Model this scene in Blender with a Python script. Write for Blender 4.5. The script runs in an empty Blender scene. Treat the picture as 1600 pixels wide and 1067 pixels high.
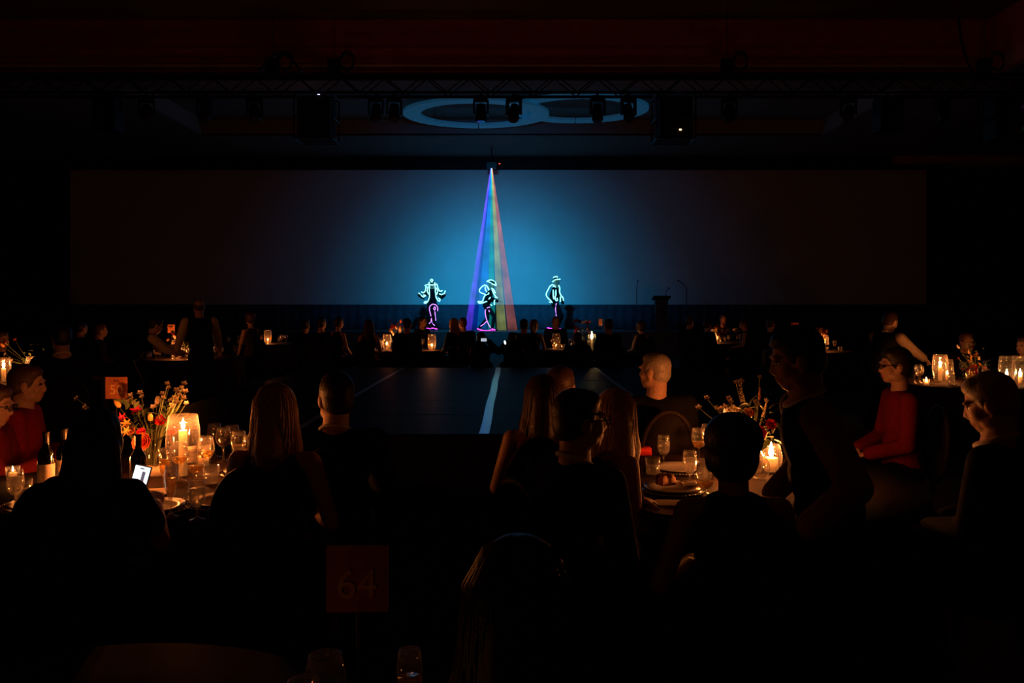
import bpy, math, random
import numpy as np
from mathutils import Vector, Matrix, Euler
from mathutils.bvhtree import BVHTree

random.seed(7)
rng = np.random.default_rng(7)
S = bpy.context.scene
COL = S.collection
R = math.radians

# ------------------------------------------------------------------ camera
F_PX, HZ, CAM_H = 1244.0, 478.0, 1.67
cd = bpy.data.cameras.new('camera')
cam = bpy.data.objects.new('camera', cd); COL.objects.link(cam)
cam.location = (0, 0, CAM_H); cam.rotation_euler = (R(90), 0, 0)
cd.sensor_width = 36.0; cd.lens = F_PX / 1600 * 36.0
cd.shift_y = -(533.5 - HZ) / 1600
cd.clip_start = 0.05; cd.clip_end = 200
S.camera = cam

# ------------------------------------------------------------------ view + world
S.view_settings.view_transform = 'Standard'
S.view_settings.look = 'None'
S.view_settings.gamma = 1
S.view_settings.use_curve_mapping = False
S.view_settings.exposure = 0.0
W = bpy.data.worlds.new('world'); S.world = W; W.use_nodes = True
bg = W.node_tree.nodes['Background']
bg.inputs['Color'].default_value = (1.0, 0.22, 0.12, 1)
bg.inputs['Strength'].default_value = 0.006

# ------------------------------------------------------------------ stage wash (cyan), hung on the truss
def spot(name, loc, aim, power, color, size, blend, radius=0.15):
    l = bpy.data.lights.new(name, 'SPOT'); l.energy = power; l.color = color
    l.spot_size = R(size); l.spot_blend = blend; l.shadow_soft_size = radius
    o = bpy.data.objects.new(name, l); COL.objects.link(o); o.location = loc
    o.rotation_euler = (Vector(aim) - Vector(loc)).to_track_quat('-Z', 'Y').to_euler()
    return o
for sz, pw, cl in ((92, 420, (0.015, 0.22, 0.60)), (66, 1100, (0.0, 0.36, 0.80)), (50, 1500, (0.0, 0.42, 0.86)), (36, 1700, (0.0, 0.46, 0.95))):
    spot('stage_wash_light', (-0.72, 18.66, 5.95), (-0.55, 30.0, 1.7), pw, cl, sz, 1.0)
S.cycles.transparent_max_bounces = 24
S.cycles.max_bounces = 8

# ------------------------------------------------------------------ helpers
def W3(px, py, d):
    return Vector(((px - 800) / F_PX * d, d, CAM_H - (py - HZ) / F_PX * d))
def on_top(px, py, z=0.752):
    d = (CAM_H - z) * F_PX / (py - HZ)
    return Vector(((px - 800) / F_PX * d, d, z))

MATS = {}
def mat(name, color, rough=0.6, metal=0.0, emit=None, strength=0.0, noise=0.25, scale=40.0, bump=0.0, spec=0.5, sheen=0.0):
    if name in MATS: return MATS[name]
    m = bpy.data.materials.new(name); m.use_nodes = True
    nt = m.node_tree; b = nt.nodes['Principled BSDF']
    b.inputs['Roughness'].default_value = rough; b.inputs['Metallic'].default_value = metal
    b.inputs['Specular IOR Level'].default_value = spec
    if sheen: b.inputs['Sheen Weight'].default_value = sheen
    tc = nt.nodes.new('ShaderNodeTexCoord'); nz = nt.nodes.new('ShaderNodeTexNoise')
    nz.inputs['Scale'].default_value = scale; nz.inputs['Detail'].default_value = 4
    nt.links.new(tc.outputs['Object'], nz.inputs['Vector'])
    cr = nt.nodes.new('ShaderNodeValToRGB')
    c0 = [max(0, c * (1 - noise)) for c in color]; c1 = [min(1, c * (1 + noise)) for c in color]
    cr.color_ramp.elements[0].position = 0.3; cr.color_ramp.elements[1].position = 0.7
    cr.color_ramp.elements[0].color = (*c0, 1); cr.color_ramp.elements[1].color = (*c1, 1)
    nt.links.new(nz.outputs['Fac'], cr.inputs['Fac']); nt.links.new(cr.outputs['Color'], b.inputs['Base Color'])
    if bump:
        bp = nt.nodes.new('ShaderNodeBump'); bp.inputs['Strength'].default_value = bump; bp.inputs['Distance'].default_value = 0.01
        nt.links.new(nz.outputs['Fac'], bp.inputs['Height']); nt.links.new(bp.outputs['Normal'], b.inputs['Normal'])
    if emit:
        b.inputs['Emission Color'].default_value = (*emit, 1); b.inputs['Emission Strength'].default_value = strength
    MATS[name] = m; return m

def mat_glass(name, tint=(1, 1, 1), gloss=0.08, rough=0.02, milky=0.02, edge=0.45, mcol=(0.9, 0.88, 0.84)):
    if name in MATS: return MATS[name]
    m = bpy.data.materials.new(name); m.use_nodes = True; nt = m.node_tree
    for n in list(nt.nodes): nt.nodes.remove(n)
    out = nt.nodes.new('ShaderNodeOutputMaterial'); mx = nt.nodes.new('ShaderNodeMixShader')
    tr = nt.nodes.new('ShaderNodeBsdfTransparent'); tr.inputs['Color'].default_value = (*tint, 1)
    gl = nt.nodes.new('ShaderNodeBsdfGlossy'); gl.inputs['Roughness'].default_value = rough
    lw = nt.nodes.new('ShaderNodeLayerWeight'); lw.inputs['Blend'].default_value = 0.35
    mr = nt.nodes.new('ShaderNodeMapRange'); mr.inputs['To Min'].default_value = gloss; mr.inputs['To Max'].default_value = 0.75
    nt.links.new(lw.outputs['Facing'], mr.inputs['Value']); nt.links.new(mr.outputs['Result'], mx.inputs['Fac'])
    nt.links.new(tr.outputs[0], mx.inputs[1]); nt.links.new(gl.outputs[0], mx.inputs[2])
    # light gathered in the thickness of rims and in cloudy drinks
    ds = nt.nodes.new('ShaderNodeBsdfDiffuse'); ds.inputs['Color'].default_value = (*mcol, 1)
    tl = nt.nodes.new('ShaderNodeBsdfTranslucent'); tl.inputs['Color'].default_value = (*mcol, 1)
    dt = nt.nodes.new('ShaderNodeMixShader'); dt.inputs['Fac'].default_value = 0.6
    nt.links.new(ds.outputs[0], dt.inputs[1]); nt.links.new(tl.outputs[0], dt.inputs[2])
    pw = nt.nodes.new('ShaderNodeMath'); pw.operation = 'POWER'; pw.inputs[1].default_value = 4; nt.links.new(lw.outputs['Facing'], pw.inputs[0])
    ma = nt.nodes.new('ShaderNodeMath'); ma.operation = 'MULTIPLY_ADD'; ma.inputs[1].default_value = edge; ma.inputs[2].default_value = milky
    nt.links.new(pw.outputs[0], ma.inputs[0])
    m2 = nt.nodes.new('ShaderNodeMixShader'); nt.links.new(ma.outputs[0], m2.inputs['Fac'])
    nt.links.new(mx.outputs[0], m2.inputs[1]); nt.links.new(dt.outputs[0], m2.inputs[2])
    nt.links.new(m2.outputs[0], out.inputs['Surface'])
    MATS[name] = m; return m

def mat_emit(name, color, strength):
    if name in MATS: return MATS[name]
    m = bpy.data.materials.new(name); m.use_nodes = True; nt = m.node_tree
    for n in list(nt.nodes): nt.nodes.remove(n)
    out = nt.nodes.new('ShaderNodeOutputMaterial'); e = nt.nodes.new('ShaderNodeEmission')
    e.inputs['Color'].default_value = (*color, 1); e.inputs['Strength'].default_value = strength
    nt.links.new(e.outputs[0], out.inputs['Surface']); MATS[name] = m; return m

class MB:
    def __init__(s): s.v = []; s.f = []
    def add(s, vs, fs):
        o = len(s.v); s.v += [tuple(p) for p in vs]; s.f += [tuple(i + o for i in q) for q in fs]
    def box(s, c, size, rot=None):
        x, y, z = [k / 2 for k in size]
        vs = [Vector((a * x, b * y, g * z)) for a in (-1, 1) for b in (-1, 1) for g in (-1, 1)]
        if rot is not None: vs = [rot @ p for p in vs]
        c = Vector(c)
        s.add([p + c for p in vs], [(0, 1, 3, 2), (4, 6, 7, 5), (0, 4, 5, 1), (2, 3, 7, 6), (0, 2, 6, 4), (1, 5, 7, 3)]); return s
    def bbox(s, x0, x1, y0, y1, z0, z1):
        return s.box(((x0 + x1) / 2, (y0 + y1) / 2, (z0 + z1) / 2), (abs(x1 - x0), abs(y1 - y0), abs(z1 - z0)))
    def lathe(s, prof, n=16, c=(0, 0, 0), wob=None):
        c = Vector(c); rings = []
        vs = []; fs = []
        for (r, z) in prof:
            for k in range(n):
                a = 2 * math.pi * k / n
                rr = r if wob is None else r * wob(a, z)
                vs.append(c + Vector((rr * math.cos(a), rr * math.sin(a), z)))
        for i in range(len(prof) - 1):
            for k in range(n):
                k2 = (k + 1) % n
                fs.append((i * n + k, i * n + k2, (i + 1) * n + k2, (i + 1) * n + k))
        if prof[0][0] > 1e-4: fs.append(tuple(range(n - 1, -1, -1))) if s.__dict__.get('cap0') else None
        fs = [q for q in fs if q]
        s.add(vs, fs); return s
    def disc(s, c, r, n=16, normal=(0, 0, 1)):
        q = Vector((0, 0, 1)).rotation_difference(Vector(normal))
        c = Vector(c)
        s.add([c + q @ Vector((r * math.cos(2 * math.pi * k / n), r * math.sin(2 * math.pi * k / n), 0)) for k in range(n)], [tuple(range(n))]); return s
    def tube(s, pts, rad, n=6, closed=False, caps=True):
        pts = [Vector(p) for p in pts]; m = len(pts)
        if not hasattr(rad, '__len__'): rad = [rad] * m
        vs = []; prev = None
        for i, p in enumerate(pts):
            if closed: t = pts[(i + 1) % m] - pts[i - 1]
            else: t = pts[min(i + 1, m - 1)] - pts[max(i - 1, 0)]
            if t.length < 1e-9: t = Vector((0, 0, 1))
            t.normalize()
            if prev is None:
                a = Vector((0, 0, 1)) if abs(t.z) < 0.9 else Vector((1, 0, 0))
                u = t.cross(a).normalized()
            else:
                u = (prev - t * prev.dot(t))
                if u.length < 1e-6: u = t.orthogonal()
                u.normalize()
            prev = u; w = t.cross(u)
            for k in range(n):
                a = 2 * math.pi * k / n
                vs.append(p + (u * math.cos(a) + w * math.sin(a)) * rad[i])
        fs = []
        for i in range(m if closed else m - 1):
            j = (i + 1) % m
            for k in range(n):
                k2 = (k + 1) % n
                fs.append((i * n + k, i * n + k2, j * n + k2, j * n + k))
        if caps and not closed:
            fs.append(tuple(range(n - 1, -1, -1))); fs.append(tuple((m - 1) * n + k for k in range(n)))
        s.add(vs, fs); return s
    def ell(s, c, r, rot=None, n=14, m=10):
        c = Vector(c); vs = [Vector((0, 0, -1))]
        for i in range(1, m):
            ph = math.pi * i / m
            for k in range(n):
                a = 2 * math.pi * k / n
                vs.append(Vector((math.sin(ph) * math.cos(a), math.sin(ph) * math.sin(a), -math.cos(ph))))
        vs.append(Vector((0, 0, 1)))
        fs = []
        for k in range(n):
            fs.append((0, 1 + (k + 1) % n, 1 + k))
            fs.append((len(vs) - 1, 1 + (m - 2) * n + k, 1 + (m - 2) * n + (k + 1) % n))
        for i in range(m - 2):
            for k in range(n):
                k2 = (k + 1) % n
                fs.append((1 + i * n + k, 1 + i * n + k2, 1 + (i + 1) * n + k2, 1 + (i + 1) * n + k))
        vs = [Vector((p.x * r[0], p.y * r[1], p.z * r[2])) for p in vs]
        if rot is not None: vs = [rot @ p for p in vs]
        s.add([p + c for p in vs], fs); return s
    def cap(s, a, b, ra, rb, n=12):
        a = Vector(a); b = Vector(b); ax = b - a; L = ax.length
        if L < 1e-6: return s.ell(a, (ra, ra, ra))
        t = ax / L
        pts = []; rad = []
        for k in range(5):
            ph = math.pi / 2 * k / 4
            pts.append(a - t * (ra * math.cos(ph))); rad.append(max(1e-4, ra * math.sin(ph)))
        for k in range(5):
            ph = math.pi / 2 * k / 4
            pts.append(b + t * (rb * math.sin(ph))); rad.append(max(1e-4, rb * math.cos(ph)))
        return s.tube(pts, rad, n)
    def mesh(s, name, smooth=False):
        me = bpy.data.meshes.new(name); me.from_pydata(s.v, [], s.f); me.update()
        if smooth: me.polygons.foreach_set('use_smooth', [True] * len(me.polygons))
        return me
    def build(s, name, m, parent=None, smooth=False):
        o = bpy.data.objects.new(name, s.mesh(name, smooth)); COL.objects.link(o)
        if m: o.data.materials.append(m)
        if parent: o.parent = parent
        return o

def tag(o, label=None, cat=None, group=None, kind=None):
    if label: o['label'] = label
    if cat: o['category'] = cat
    if group: o['group'] = group
    if kind: o['kind'] = kind
    return o
def empty(name, loc=(0, 0, 0), rz=0):
    o = bpy.data.objects.new(name, None); COL.objects.link(o)
    o.location = loc; o.rotation_euler = (0, 0, rz); o.empty_display_size = 0.1
    return o
KIDS = {}
def kids(o): return [c for c in bpy.data.objects if c.parent == o]
def copy_tree(o, parent=None, ch_map=None):
    c = o.copy(); COL.objects.link(c); c.parent = parent
    for ch in o.children: copy_tree(ch, c)
    return c
def link_mesh(name, me, parent, loc=(0, 0, 0), rot=(0, 0, 0), scale=None):
    o = bpy.data.objects.new(name, me); COL.objects.link(o); o.parent = parent
    o.location = loc; o.rotation_euler = rot
    if scale is not None: o.scale = scale
    return o
def struct(name, mb, m, smooth=False):
    return tag(mb.build(name, m, None, smooth), kind='structure')

def remesh(mb, voxel, smooth_it=2, noise_amp=0.0, noise_scale=60):
    me = mb.mesh('tmp'); o = bpy.data.objects.new('tmp', me); COL.objects.link(o)
    r = o.modifiers.new('r', 'REMESH'); r.mode = 'VOXEL'; r.voxel_size = voxel
    if smooth_it:
        sm = o.modifiers.new('s', 'SMOOTH'); sm.factor = 0.5; sm.iterations = smooth_it
    dg = bpy.context.evaluated_depsgraph_get(); dg.update()
    out = bpy.data.meshes.new_from_object(o.evaluated_get(dg))
    bpy.data.objects.remove(o); bpy.data.meshes.remove(me)
    out.polygons.foreach_set('use_smooth', [True] * len(out.polygons))
    return out
def mesh_obj(name, me, mats, parent):
    o = bpy.data.objects.new(name, me); COL.objects.link(o); o.parent = parent
    me.materials.clear()
    for m in (mats if isinstance(mats, (list, tuple)) else [mats]): me.materials.append(m)
    me.name = name
    return o

# ------------------------------------------------------------------ materials
m_carpet = mat('carpet', (0.035, 0.016, 0.012), 0.95, scale=30, noise=0.5)
m_ceil = mat('ceiling_paint', (0.16, 0.14, 0.13), 0.9, scale=3, noise=0.1)
m_band = mat('red_plaster', (0.62, 0.18, 0.10), 0.8, scale=3, noise=0.12)
m_cornice = mat('cornice_paint', (0.75, 0.62, 0.55), 0.6, scale=5, noise=0.1)
m_wallside = mat('side_wall_panelling', (0.05, 0.02, 0.015), 0.7, scale=6)
m_black = mat('black_drape', (0.006, 0.006, 0.008), 0.95, scale=8, bump=0.2)
m_screen = mat('screen_fabric', (0.62, 0.62, 0.62), 0.9, scale=2, noise=0.03, spec=0.1)
m_skirt = mat('blue_black_skirt', (0.045, 0.05, 0.075), 0.9, scale=6, bump=0.2)
m_stagetop = mat('stage_deck_black', (0.012, 0.012, 0.014), 0.5, scale=10)
m_steel = mat('truss_black_metal', (0.02, 0.02, 0.022), 0.5, metal=0.6, scale=20)
m_plastic = mat('black_plastic', (0.008, 0.008, 0.009), 0.5, scale=30)
m_panel = mat('dance_panel_black', (0.008, 0.008, 0.009), 0.5, scale=6, noise=0.35, spec=0.012)
m_tape = mat('pale_tape', (0.75, 0.78, 0.75), 0.24, scale=40, noise=0.15, spec=1.0)
m_cloth = mat('dark_tablecloth', (0.020, 0.009, 0.006), 0.85, scale=60, bump=0.1, spec=0.12)
m_wood = mat('dark_chair_wood', (0.014, 0.008, 0.005), 0.6, scale=18, spec=0.15)
m_pad = mat('chair_pad', (0.014, 0.011, 0.010), 0.9, scale=50, bump=0.1, spec=0.08)
m_glass = mat_glass('clear_glass')
m_bottle = mat_glass('dark_bottle_glass', (0.01, 0.015, 0.008), 0.10, edge=0.0, milky=0.0)
m_vase = mat_glass('vase_glass', (0.98, 0.96, 0.93), 0.05, milky=0.018, edge=0.35)
m_water = mat_glass('iced_water', (0.85, 0.83, 0.78), 0.12, 0.15, milky=0.18)
m_red = mat_glass('red_wine', (0.14, 0.004, 0.003), 0.08, milky=0.05, mcol=(0.4, 0.01, 0.01))
m_white = mat_glass('white_wine', (0.95, 0.72, 0.35), 0.12, 0.1, milky=0.12, mcol=(0.95, 0.7, 0.3))
m_porc = mat('porcelain', (0.42, 0.40, 0.38), 0.25, scale=20, noise=0.05)
m_linen = mat('linen_cream', (0.62, 0.52, 0.38), 0.85, scale=90, noise=0.12, bump=0.15)
m_linred = mat('linen_red', (0.55, 0.02, 0.015), 0.85, scale=90, bump=0.15)
m_paper = mat('menu_paper', (0.62, 0.50, 0.34), 0.8, scale=30, noise=0.08)
m_silver = mat('cutlery_silver', (0.7, 0.68, 0.65), 0.2, metal=1.0, scale=30, noise=0.05)
m_gold = mat('gold_print', (0.80, 0.46, 0.20), 0.5, metal=0.0, scale=60, noise=0.1)
m_card = mat('table_number_card', (0.42, 0.13, 0.05), 0.6, scale=25, noise=0.15)
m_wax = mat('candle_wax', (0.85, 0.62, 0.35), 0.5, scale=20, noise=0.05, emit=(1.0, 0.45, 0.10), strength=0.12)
m_wick = mat('wick', (0.02, 0.015, 0.01), 0.9)
m_flame = mat_emit('candle_flame', (1.0, 0.62, 0.22), 60.0)
m_leaf = mat('leaf_green', (0.06, 0.09, 0.025), 0.6, scale=30, noise=0.4)
m_stem = mat('stem_green', (0.08, 0.10, 0.03), 0.6, scale=30, noise=0.3)
m_cyan = mat_emit('neon_cyan', (0.22, 0.97, 1.0), 3.6)
m_violet = mat_emit('neon_violet', (0.55, 0.22, 1.0), 2.2)
m_magenta = mat_emit('neon_magenta', (0.9, 0.06, 1.0), 2.4)

SKINS = [mat('skin_%d' % i, c, 0.55, scale=60, noise=0.08, bump=0.03) for i, c in enumerate([(0.52, 0.30, 0.21), (0.60, 0.36, 0.26), (0.44, 0.24, 0.16)])]
m_eye = mat('eye_dark', (0.03, 0.02, 0.015), 0.2)
m_lip = mat('lip', (0.42, 0.13, 0.11), 0.5)

# ------------------------------------------------------------------ room shell
ST_D, SC_D = 26.4, 30.0
struct('floor', MB().bbox(-20, 20, -3, 32, -0.05, 0.0), m_carpet)
struct('wall_front', MB().bbox(-20, 20, 31.0, 31.3, 0, 9), m_black)
struct('wall_left', MB().bbox(-20.2, -20.0, -3, 31, 0, 9), m_wallside)
struct('wall_right', MB().bbox(20.0, 20.2, -3, 31, 0, 9), m_wallside)
# front coffer: upper ceiling, its far face and its right flank
struct('ceiling', MB().bbox(-20, 20, -3, 19.3, 8.62, 8.8), m_ceil)
fb = MB(); fb.bbox(-20, 11.56, 19.3, 19.5, 7.26, 8.62); fb.bbox(11.56, 11.76, 6, 19.5, 7.26, 8.62)
struct('wall_bulkhead', fb, m_band)
struct('trim_1', MB().bbox(-20, 11.5, 19.22, 19.3, 7.45, 7.50), m_cornice)
struct('trim_2', MB().bbox(-20, 11.5, 19.25, 19.3, 7.86, 7.90), m_band)
struct('trim_3', MB().bbox(-20, 11.5, 19.18, 19.3, 7.26, 7.32), m_band)
# low ceiling with a shallow second coffer
lc = MB()
lc.bbox(-20, 20, 19.3, 20.6, 7.26, 7.34); lc.bbox(-20, 20, 26.2, 31, 7.26, 7.34)
lc.bbox(-20, -10.2, 20.6, 26.2, 7.26, 7.34); lc.bbox(10.2, 20, 20.6, 26.2, 7.26, 7.34)
lc.bbox(11.76, 20, 6, 19.3, 7.26, 7.34)
lc.bbox(-10.4, 10.4, 20.4, 26.4, 7.80, 7.9)
struct('ceiling_lower', lc, m_ceil)
rc = MB(); rc.bbox(-10.3, -10.2, 20.6, 26.2, 7.3, 7.85); rc.bbox(10.2, 10.3, 20.6, 26.2, 7.3, 7.85); rc.bbox(-10.3, 10.3, 26.2, 26.3, 7.3, 7.85)
struct('trim_4', rc, mat('coffer_paint', (0.30, 0.26, 0.24), 0.85, scale=4, noise=0.1))
struct('trim_5', MB().bbox(14.2, 19.9, 29.4, 30.6, 6.95, 7.24), m_band)

# stage, screen and drapes
sb = MB(); sb.bbox(-19.5, 19.5, ST_D, 30.9, 0.0, 0.82)
stage = tag(sb.build('stage', m_stagetop), 'long low black stage under the wide projection screen', 'stage')
def drape(x0, x1, y, z0, z1, amp, wl, name, m):
    mb = MB(); k = int((x1 - x0) / (wl / 6)); vs = []; fs = []
    for i in range(k + 1):
        x = x0 + (x1 - x0) * i / k
        yy = y + amp * math.sin(2 * math.pi * x / wl) + 0.3 * amp * math.sin(5.1 * x)
        vs += [(x, yy, z0), (x, yy, z1), (x, yy + 0.03, z0), (x, yy + 0.03, z1)]
    for i in range(k):
        a = i * 4; b = a + 4
        fs += [(a, b, b + 1, a + 1), (a + 2, a + 3, b + 3, b + 2), (a + 1, b + 1, b + 3, a + 3), (a, a + 2, b + 2, b)]
    mb.add(vs, fs); return mb.build(name, m, None, True)
tag(drape(-19, 19, 29.8, 0.825, 1.72, 0.03, 0.35, 'backdrop_skirt', m_skirt), 'dark blue drape skirt hanging below the wide screen', 'drape')
tag(drape(-16.9, 16.2, 29.7, 6.79, 7.24, 0.03, 0.5, 'header_valance', m_black), 'black fabric valance along the top of the screen', 'valance')
sx0, sx1 = W3(110, 0, SC_D).x, W3(1447, 0, SC_D).x
scr = empty('projection_screen', ((sx0 + sx1) / 2, SC_D, 1.72))
tag(scr, 'very wide projection screen glowing blue in its middle', 'screen')
hw = (sx1 - sx0) / 2
MB().bbox(-hw, hw, -0.02, 0.02, 0.0, 5.07).build('screen_surface', m_screen, scr)
fr = MB(); fr.bbox(-hw - 0.08, hw + 0.08, -0.0, 0.08, 5.07, 5.16); fr.bbox(-hw - 0.08, -hw, 0, .08, -.9, 5.1); fr.bbox(hw, hw + 0.08, 0, .08, -.9, 5.1)
fr.build('screen_frame', m_plastic, scr)

# ------------------------------------------------------------------ raised platform of panels
PL_Z, PX0, PX1, PY0, PY1 = 0.60, -3.52, 3.08, 6.65, 13.8
pl = empty('dance_platform', ((PX0 + PX1) / 2, PY0, 0)); tag(pl, 'low black platform of glossy square panels before the stage', 'platform')
ox = (PX0 + PX1) / 2
MB().bbox(PX0 - ox, PX1 - ox, 0.01, PY1 - PY0, 0.0, PL_Z - 0.03).build('platform_base', m_black, pl)
nx, ny = 4, 6
wx, wy = (PX1 - PX0) / nx, (PY1 - PY0) / ny
pm = MB(); g = 0.006
pm.bbox(-wx / 2 + g, wx / 2 - g, -wy / 2 + g, wy / 2 - g, 0, 0.03); pme = pm.mesh('panel'); pme.materials.append(m_panel)
for i in range(nx):
    for j in range(ny):
        link_mesh('panel', pme, pl, (PX0 - ox + (i + .5) * wx, (j + .5) * wy, PL_Z - 0.03 + rng.uniform(-.001, .001)))
t = MB(); zz = PL_Z + 0.001
for x, w in ((-0.235, 0.042), (-1.87, 0.03), (1.43, 0.022)):
    k = 24; vs = []; fs = []
    for i in range(k + 1):
        y = (PY1 - PY0) * i / k; dx = 0.004 * math.sin(i * .7)
        vs += [(x - ox - w + dx, y, zz), (x - ox + w + dx, y, zz), (x - ox - w + dx, y, zz + .003), (x - ox + w + dx, y, zz + .003)]
    for i in range(k):
        a = i * 4; b = a + 4
        fs += [(a + 2, a + 3, b + 3, b + 2), (a, a + 2, b + 2, b), (a + 1, b + 1, b + 3, a + 3)]
    q = MB(); q.add(vs, fs); q.build('tape_line', m_tape if abs(x + .235) < .01 else mat('grey_tape', (.28, .26, .25), .4), pl)

# ------------------------------------------------------------------ truss and what hangs from it
TY, TZ0, TZ1 = 18.5, 6.58, 7.0
tr = empty('lighting_truss', (0, TY, TZ0)); tag(tr, 'long black lattice lighting truss across the ceiling', 'truss')
for yy in (-.2, .2):
    for zz in (0, TZ1 - TZ0):
        MB().tube([(-14, yy, zz), (14, yy, zz)], 0.035, 8).build('chord', m_steel, tr)
bm_ = MB().tube([(0, 0, 0), (0.5, 0, 0.42)], 0.016, 5).mesh('brace'); bm_.materials.append(m_steel)
bm2 = MB().tube([(0, 0, 0.42), (0.5, 0, 0)], 0.016, 5).mesh('brace'); bm2.materials.append(m_steel)
for i in range(56):
    for yy in (-.2, .2):
        link_mesh('brace', bm_ if i % 2 else bm2, tr, (-14 + i * .5, yy, 0))

def moving_head(px, py, tilt, pan, label):
    p = W3(px, py, TY)
    e = empty('moving_head_light', (p.x, TY - .2, TZ0 - 0.035), R(pan)); tag(e, label, 'stage light', 'moving head lights hung on the truss')
    MB().tube([(0, 0, 0.05), (0, 0, -0.06)], 0.03, 8).build('clamp', m_steel, e)
    MB().box((0, 0, -0.12), (0.30, 0.24, 0.12)).build('base', m_plastic, e)
    y = MB(); y.box((-.16, 0, -.32), (.04, .12, .34)); y.box((.16, 0, -.32), (.04, .12, .34)); y.box((0, 0, -.18), (.34, .12, .04)); y.build('yoke', m_plastic, e)
    h = MB(); h.lathe([(0.02, -.2), (.09, -.2), (.12, -.05), (.13, .16), (.11, .2), (.02, .2)], 14)
    ho = h.build('lamp_head', m_plastic, e, True); ho.location = (0, 0, -.44); ho.rotation_euler = (R(tilt), 0, 0)
    lo = MB().disc((0, 0, 0.201), .1, 14).build('lens', mat('lens', (.05, .06, .08), .05), ho)
for i, (px, tl, pn, lb) in enumerate([
    (235, 150, 20, 'black moving head light on the truss right of the left speaker box'),
    (325, 170, -10, 'black moving head light on the truss left of the left projector, farther from it'),
    (402, 160, 30, 'black moving head light on the truss just left of the left projector'),
    (590, 175, 0, 'black moving head light on the truss just right of the left projector'),
    (618, 165, 10, 'black moving head light at the left rim of the ceiling rings'),
    (752, 178, 0, 'black moving head light inside the left ceiling ring, above the laser'),
    (803, 160, -20, 'black moving head light inside the left ceiling ring, right of the laser'),
    (932, 175, 10, 'black moving head light inside the right ceiling ring'),
    (980, 165, 15, 'black moving head light at the right rim of the right ceiling ring'),
    (1136, 160, -20, 'black moving head light on the truss just right of the right projector'),
    (1320, 140, -35, 'black moving head light on the truss left of the right speaker box'),
    (1465, 150, 20, 'black moving head light on the truss right of the right speaker box')]):
    moving_head(px, 150, tl, pn, lb)

def projector(px, label, leds):
    p = W3(px, 150, TY); e = empty('projector', (p.x, TY, TZ0 - .04)); tag(e, label, 'projector')
    f = MB()
    for sx in (-.44, .44):
        for sy in (-.35, .35): f.tube([(sx, sy, 0), (sx, sy, -1.04)], .02, 6)
    for z in (-.02, -.55, -1.04):
        for sy in (-.35, .35): f.tube([(-.44, sy, z), (.44, sy, z)], .02, 6)
        for sx in (-.44, .44): f.tube([(sx, -.35, z), (sx, .35, z)], .02, 6)
    f.build('rigging_frame', m_steel, e)
    for k, z in enumerate((-.29, -.80)):
        b = MB().box((0, 0, z), (.76, .6, .42)).build('body', m_plastic, e)
        ln = MB(); ln.tube([(.1, .3, z), (.1, .48, z)], .09, 12); ln.build('lens_barrel', m_plastic, b)
        v = MB()
        for q in range(6): v.box((-.18, -.302, z - .12 + q * .05), (.3, .01, .02))
        v.build('vent_slats', m_steel, b)
        if leds[k]:
            c, xo, zo = leds[k]
            MB().box((xo, -.315, z + zo), (.05, .02, .03)).build('status_light', mat_emit('led_%.2f_%.2f_%.2f' % c, c, 3.0), b)
projector(495, 'caged double stack of black projectors under the truss, left of the ceiling rings', [((.5, .5, 1.0), .12, .26), None])
projector(1052, 'caged double stack of black projectors with an orange status light', [((.25, .45, 1.0), .1, .28), ((1.0, .62, .3), .1, -.04)])
projector(1572, 'caged double stack of black projectors with pink and green lights at the right edge', [((.9, .4, 1.0), .28, .0), ((.3, 1.0, .4), .28, 0.0)])
def speaker(px, label):
    p = W3(px, 150, TY); e = empty('hanging_speaker', (p.x, TY - .2, TZ0 - .035)); tag(e, label, 'speaker', 'speakers hung on the truss')
    MB().box((0, 0, -.5), (.52, .45, .75)).build('cabinet', m_plastic, e)
    MB().box((0, -.235, -.5), (.46, .02, .68)).build('grille', m_steel, e)
    a = MB(); a.tube([(-.3, 0, -.45), (-.3, 0, -.06), (.3, 0, -.06), (.3, 0, -.45)], .02, 6); a.tube([(0, 0, 0.02), (0, 0, -.1)], .03, 6); a.build('bracket', m_steel, e)
speaker(176, 'black speaker box hung from the left end of the truss')
speaker(1381, 'black speaker box hung from the right end of the truss')
def hoist(px, label, wide=False):
    p = W3(px, 118, TY); e = empty('chain_hoist', (p.x, TY - .2, TZ1 + .035)); tag(e, label, 'hoist', 'hoists on top of the truss')
    b = MB(); b.box((0, 0, .14), (.26, .2, .28)); b.tube([(-.13, 0, .2), (.13, 0, .2)], .12, 12); b.build('motor', m_plastic, e)
    MB().tube([(0, 0, .28), (0, 0, 8.62 - TZ1 - .036)], .008, 5).build('chain', m_steel, e)
    c = MB(); k = 40
    pts = [(.3 + .16 * math.cos(i * .55), .02 * math.sin(i * 1.7), .2 + .2 * math.sin(i * .55) + .003 * i) for i in range(k)]
    c.tube(pts, .012, 5); c.build('cable_coil', m_plastic, e)
    if wide:
        MB().tube([(-.3 + i * .12, .0, .02 + .42 * math.sin(min(1, i / 8) * math.pi)) for i in range(9)], .03, 6).build('cable_loop', m_plastic, e)
hoist(430, 'chain hoist with a tall cable loop on the truss, left of centre', True)
hoist(525, 'chain hoist with coiled cable on the truss above the left projector')
hoist(1133, 'chain hoist with coiled cable on the truss right of the right projector')
hoist(1530, 'chain hoist with coiled cable on the truss near the right edge')
cb = MB(); pa, pb = W3(1498, 40, 19.1), W3(1524, 124, 18.6); pa.z = 8.61
cb.tube([pa.lerp(pb, k / 8) + Vector((-.1 * math.sin(k / 8 * math.pi), 0, 0)) for k in range(9)], .025, 6)
tag(cb.build('power_cable', m_plastic), 'thick black cable hanging down onto the right end of the truss', 'cable')

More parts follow.
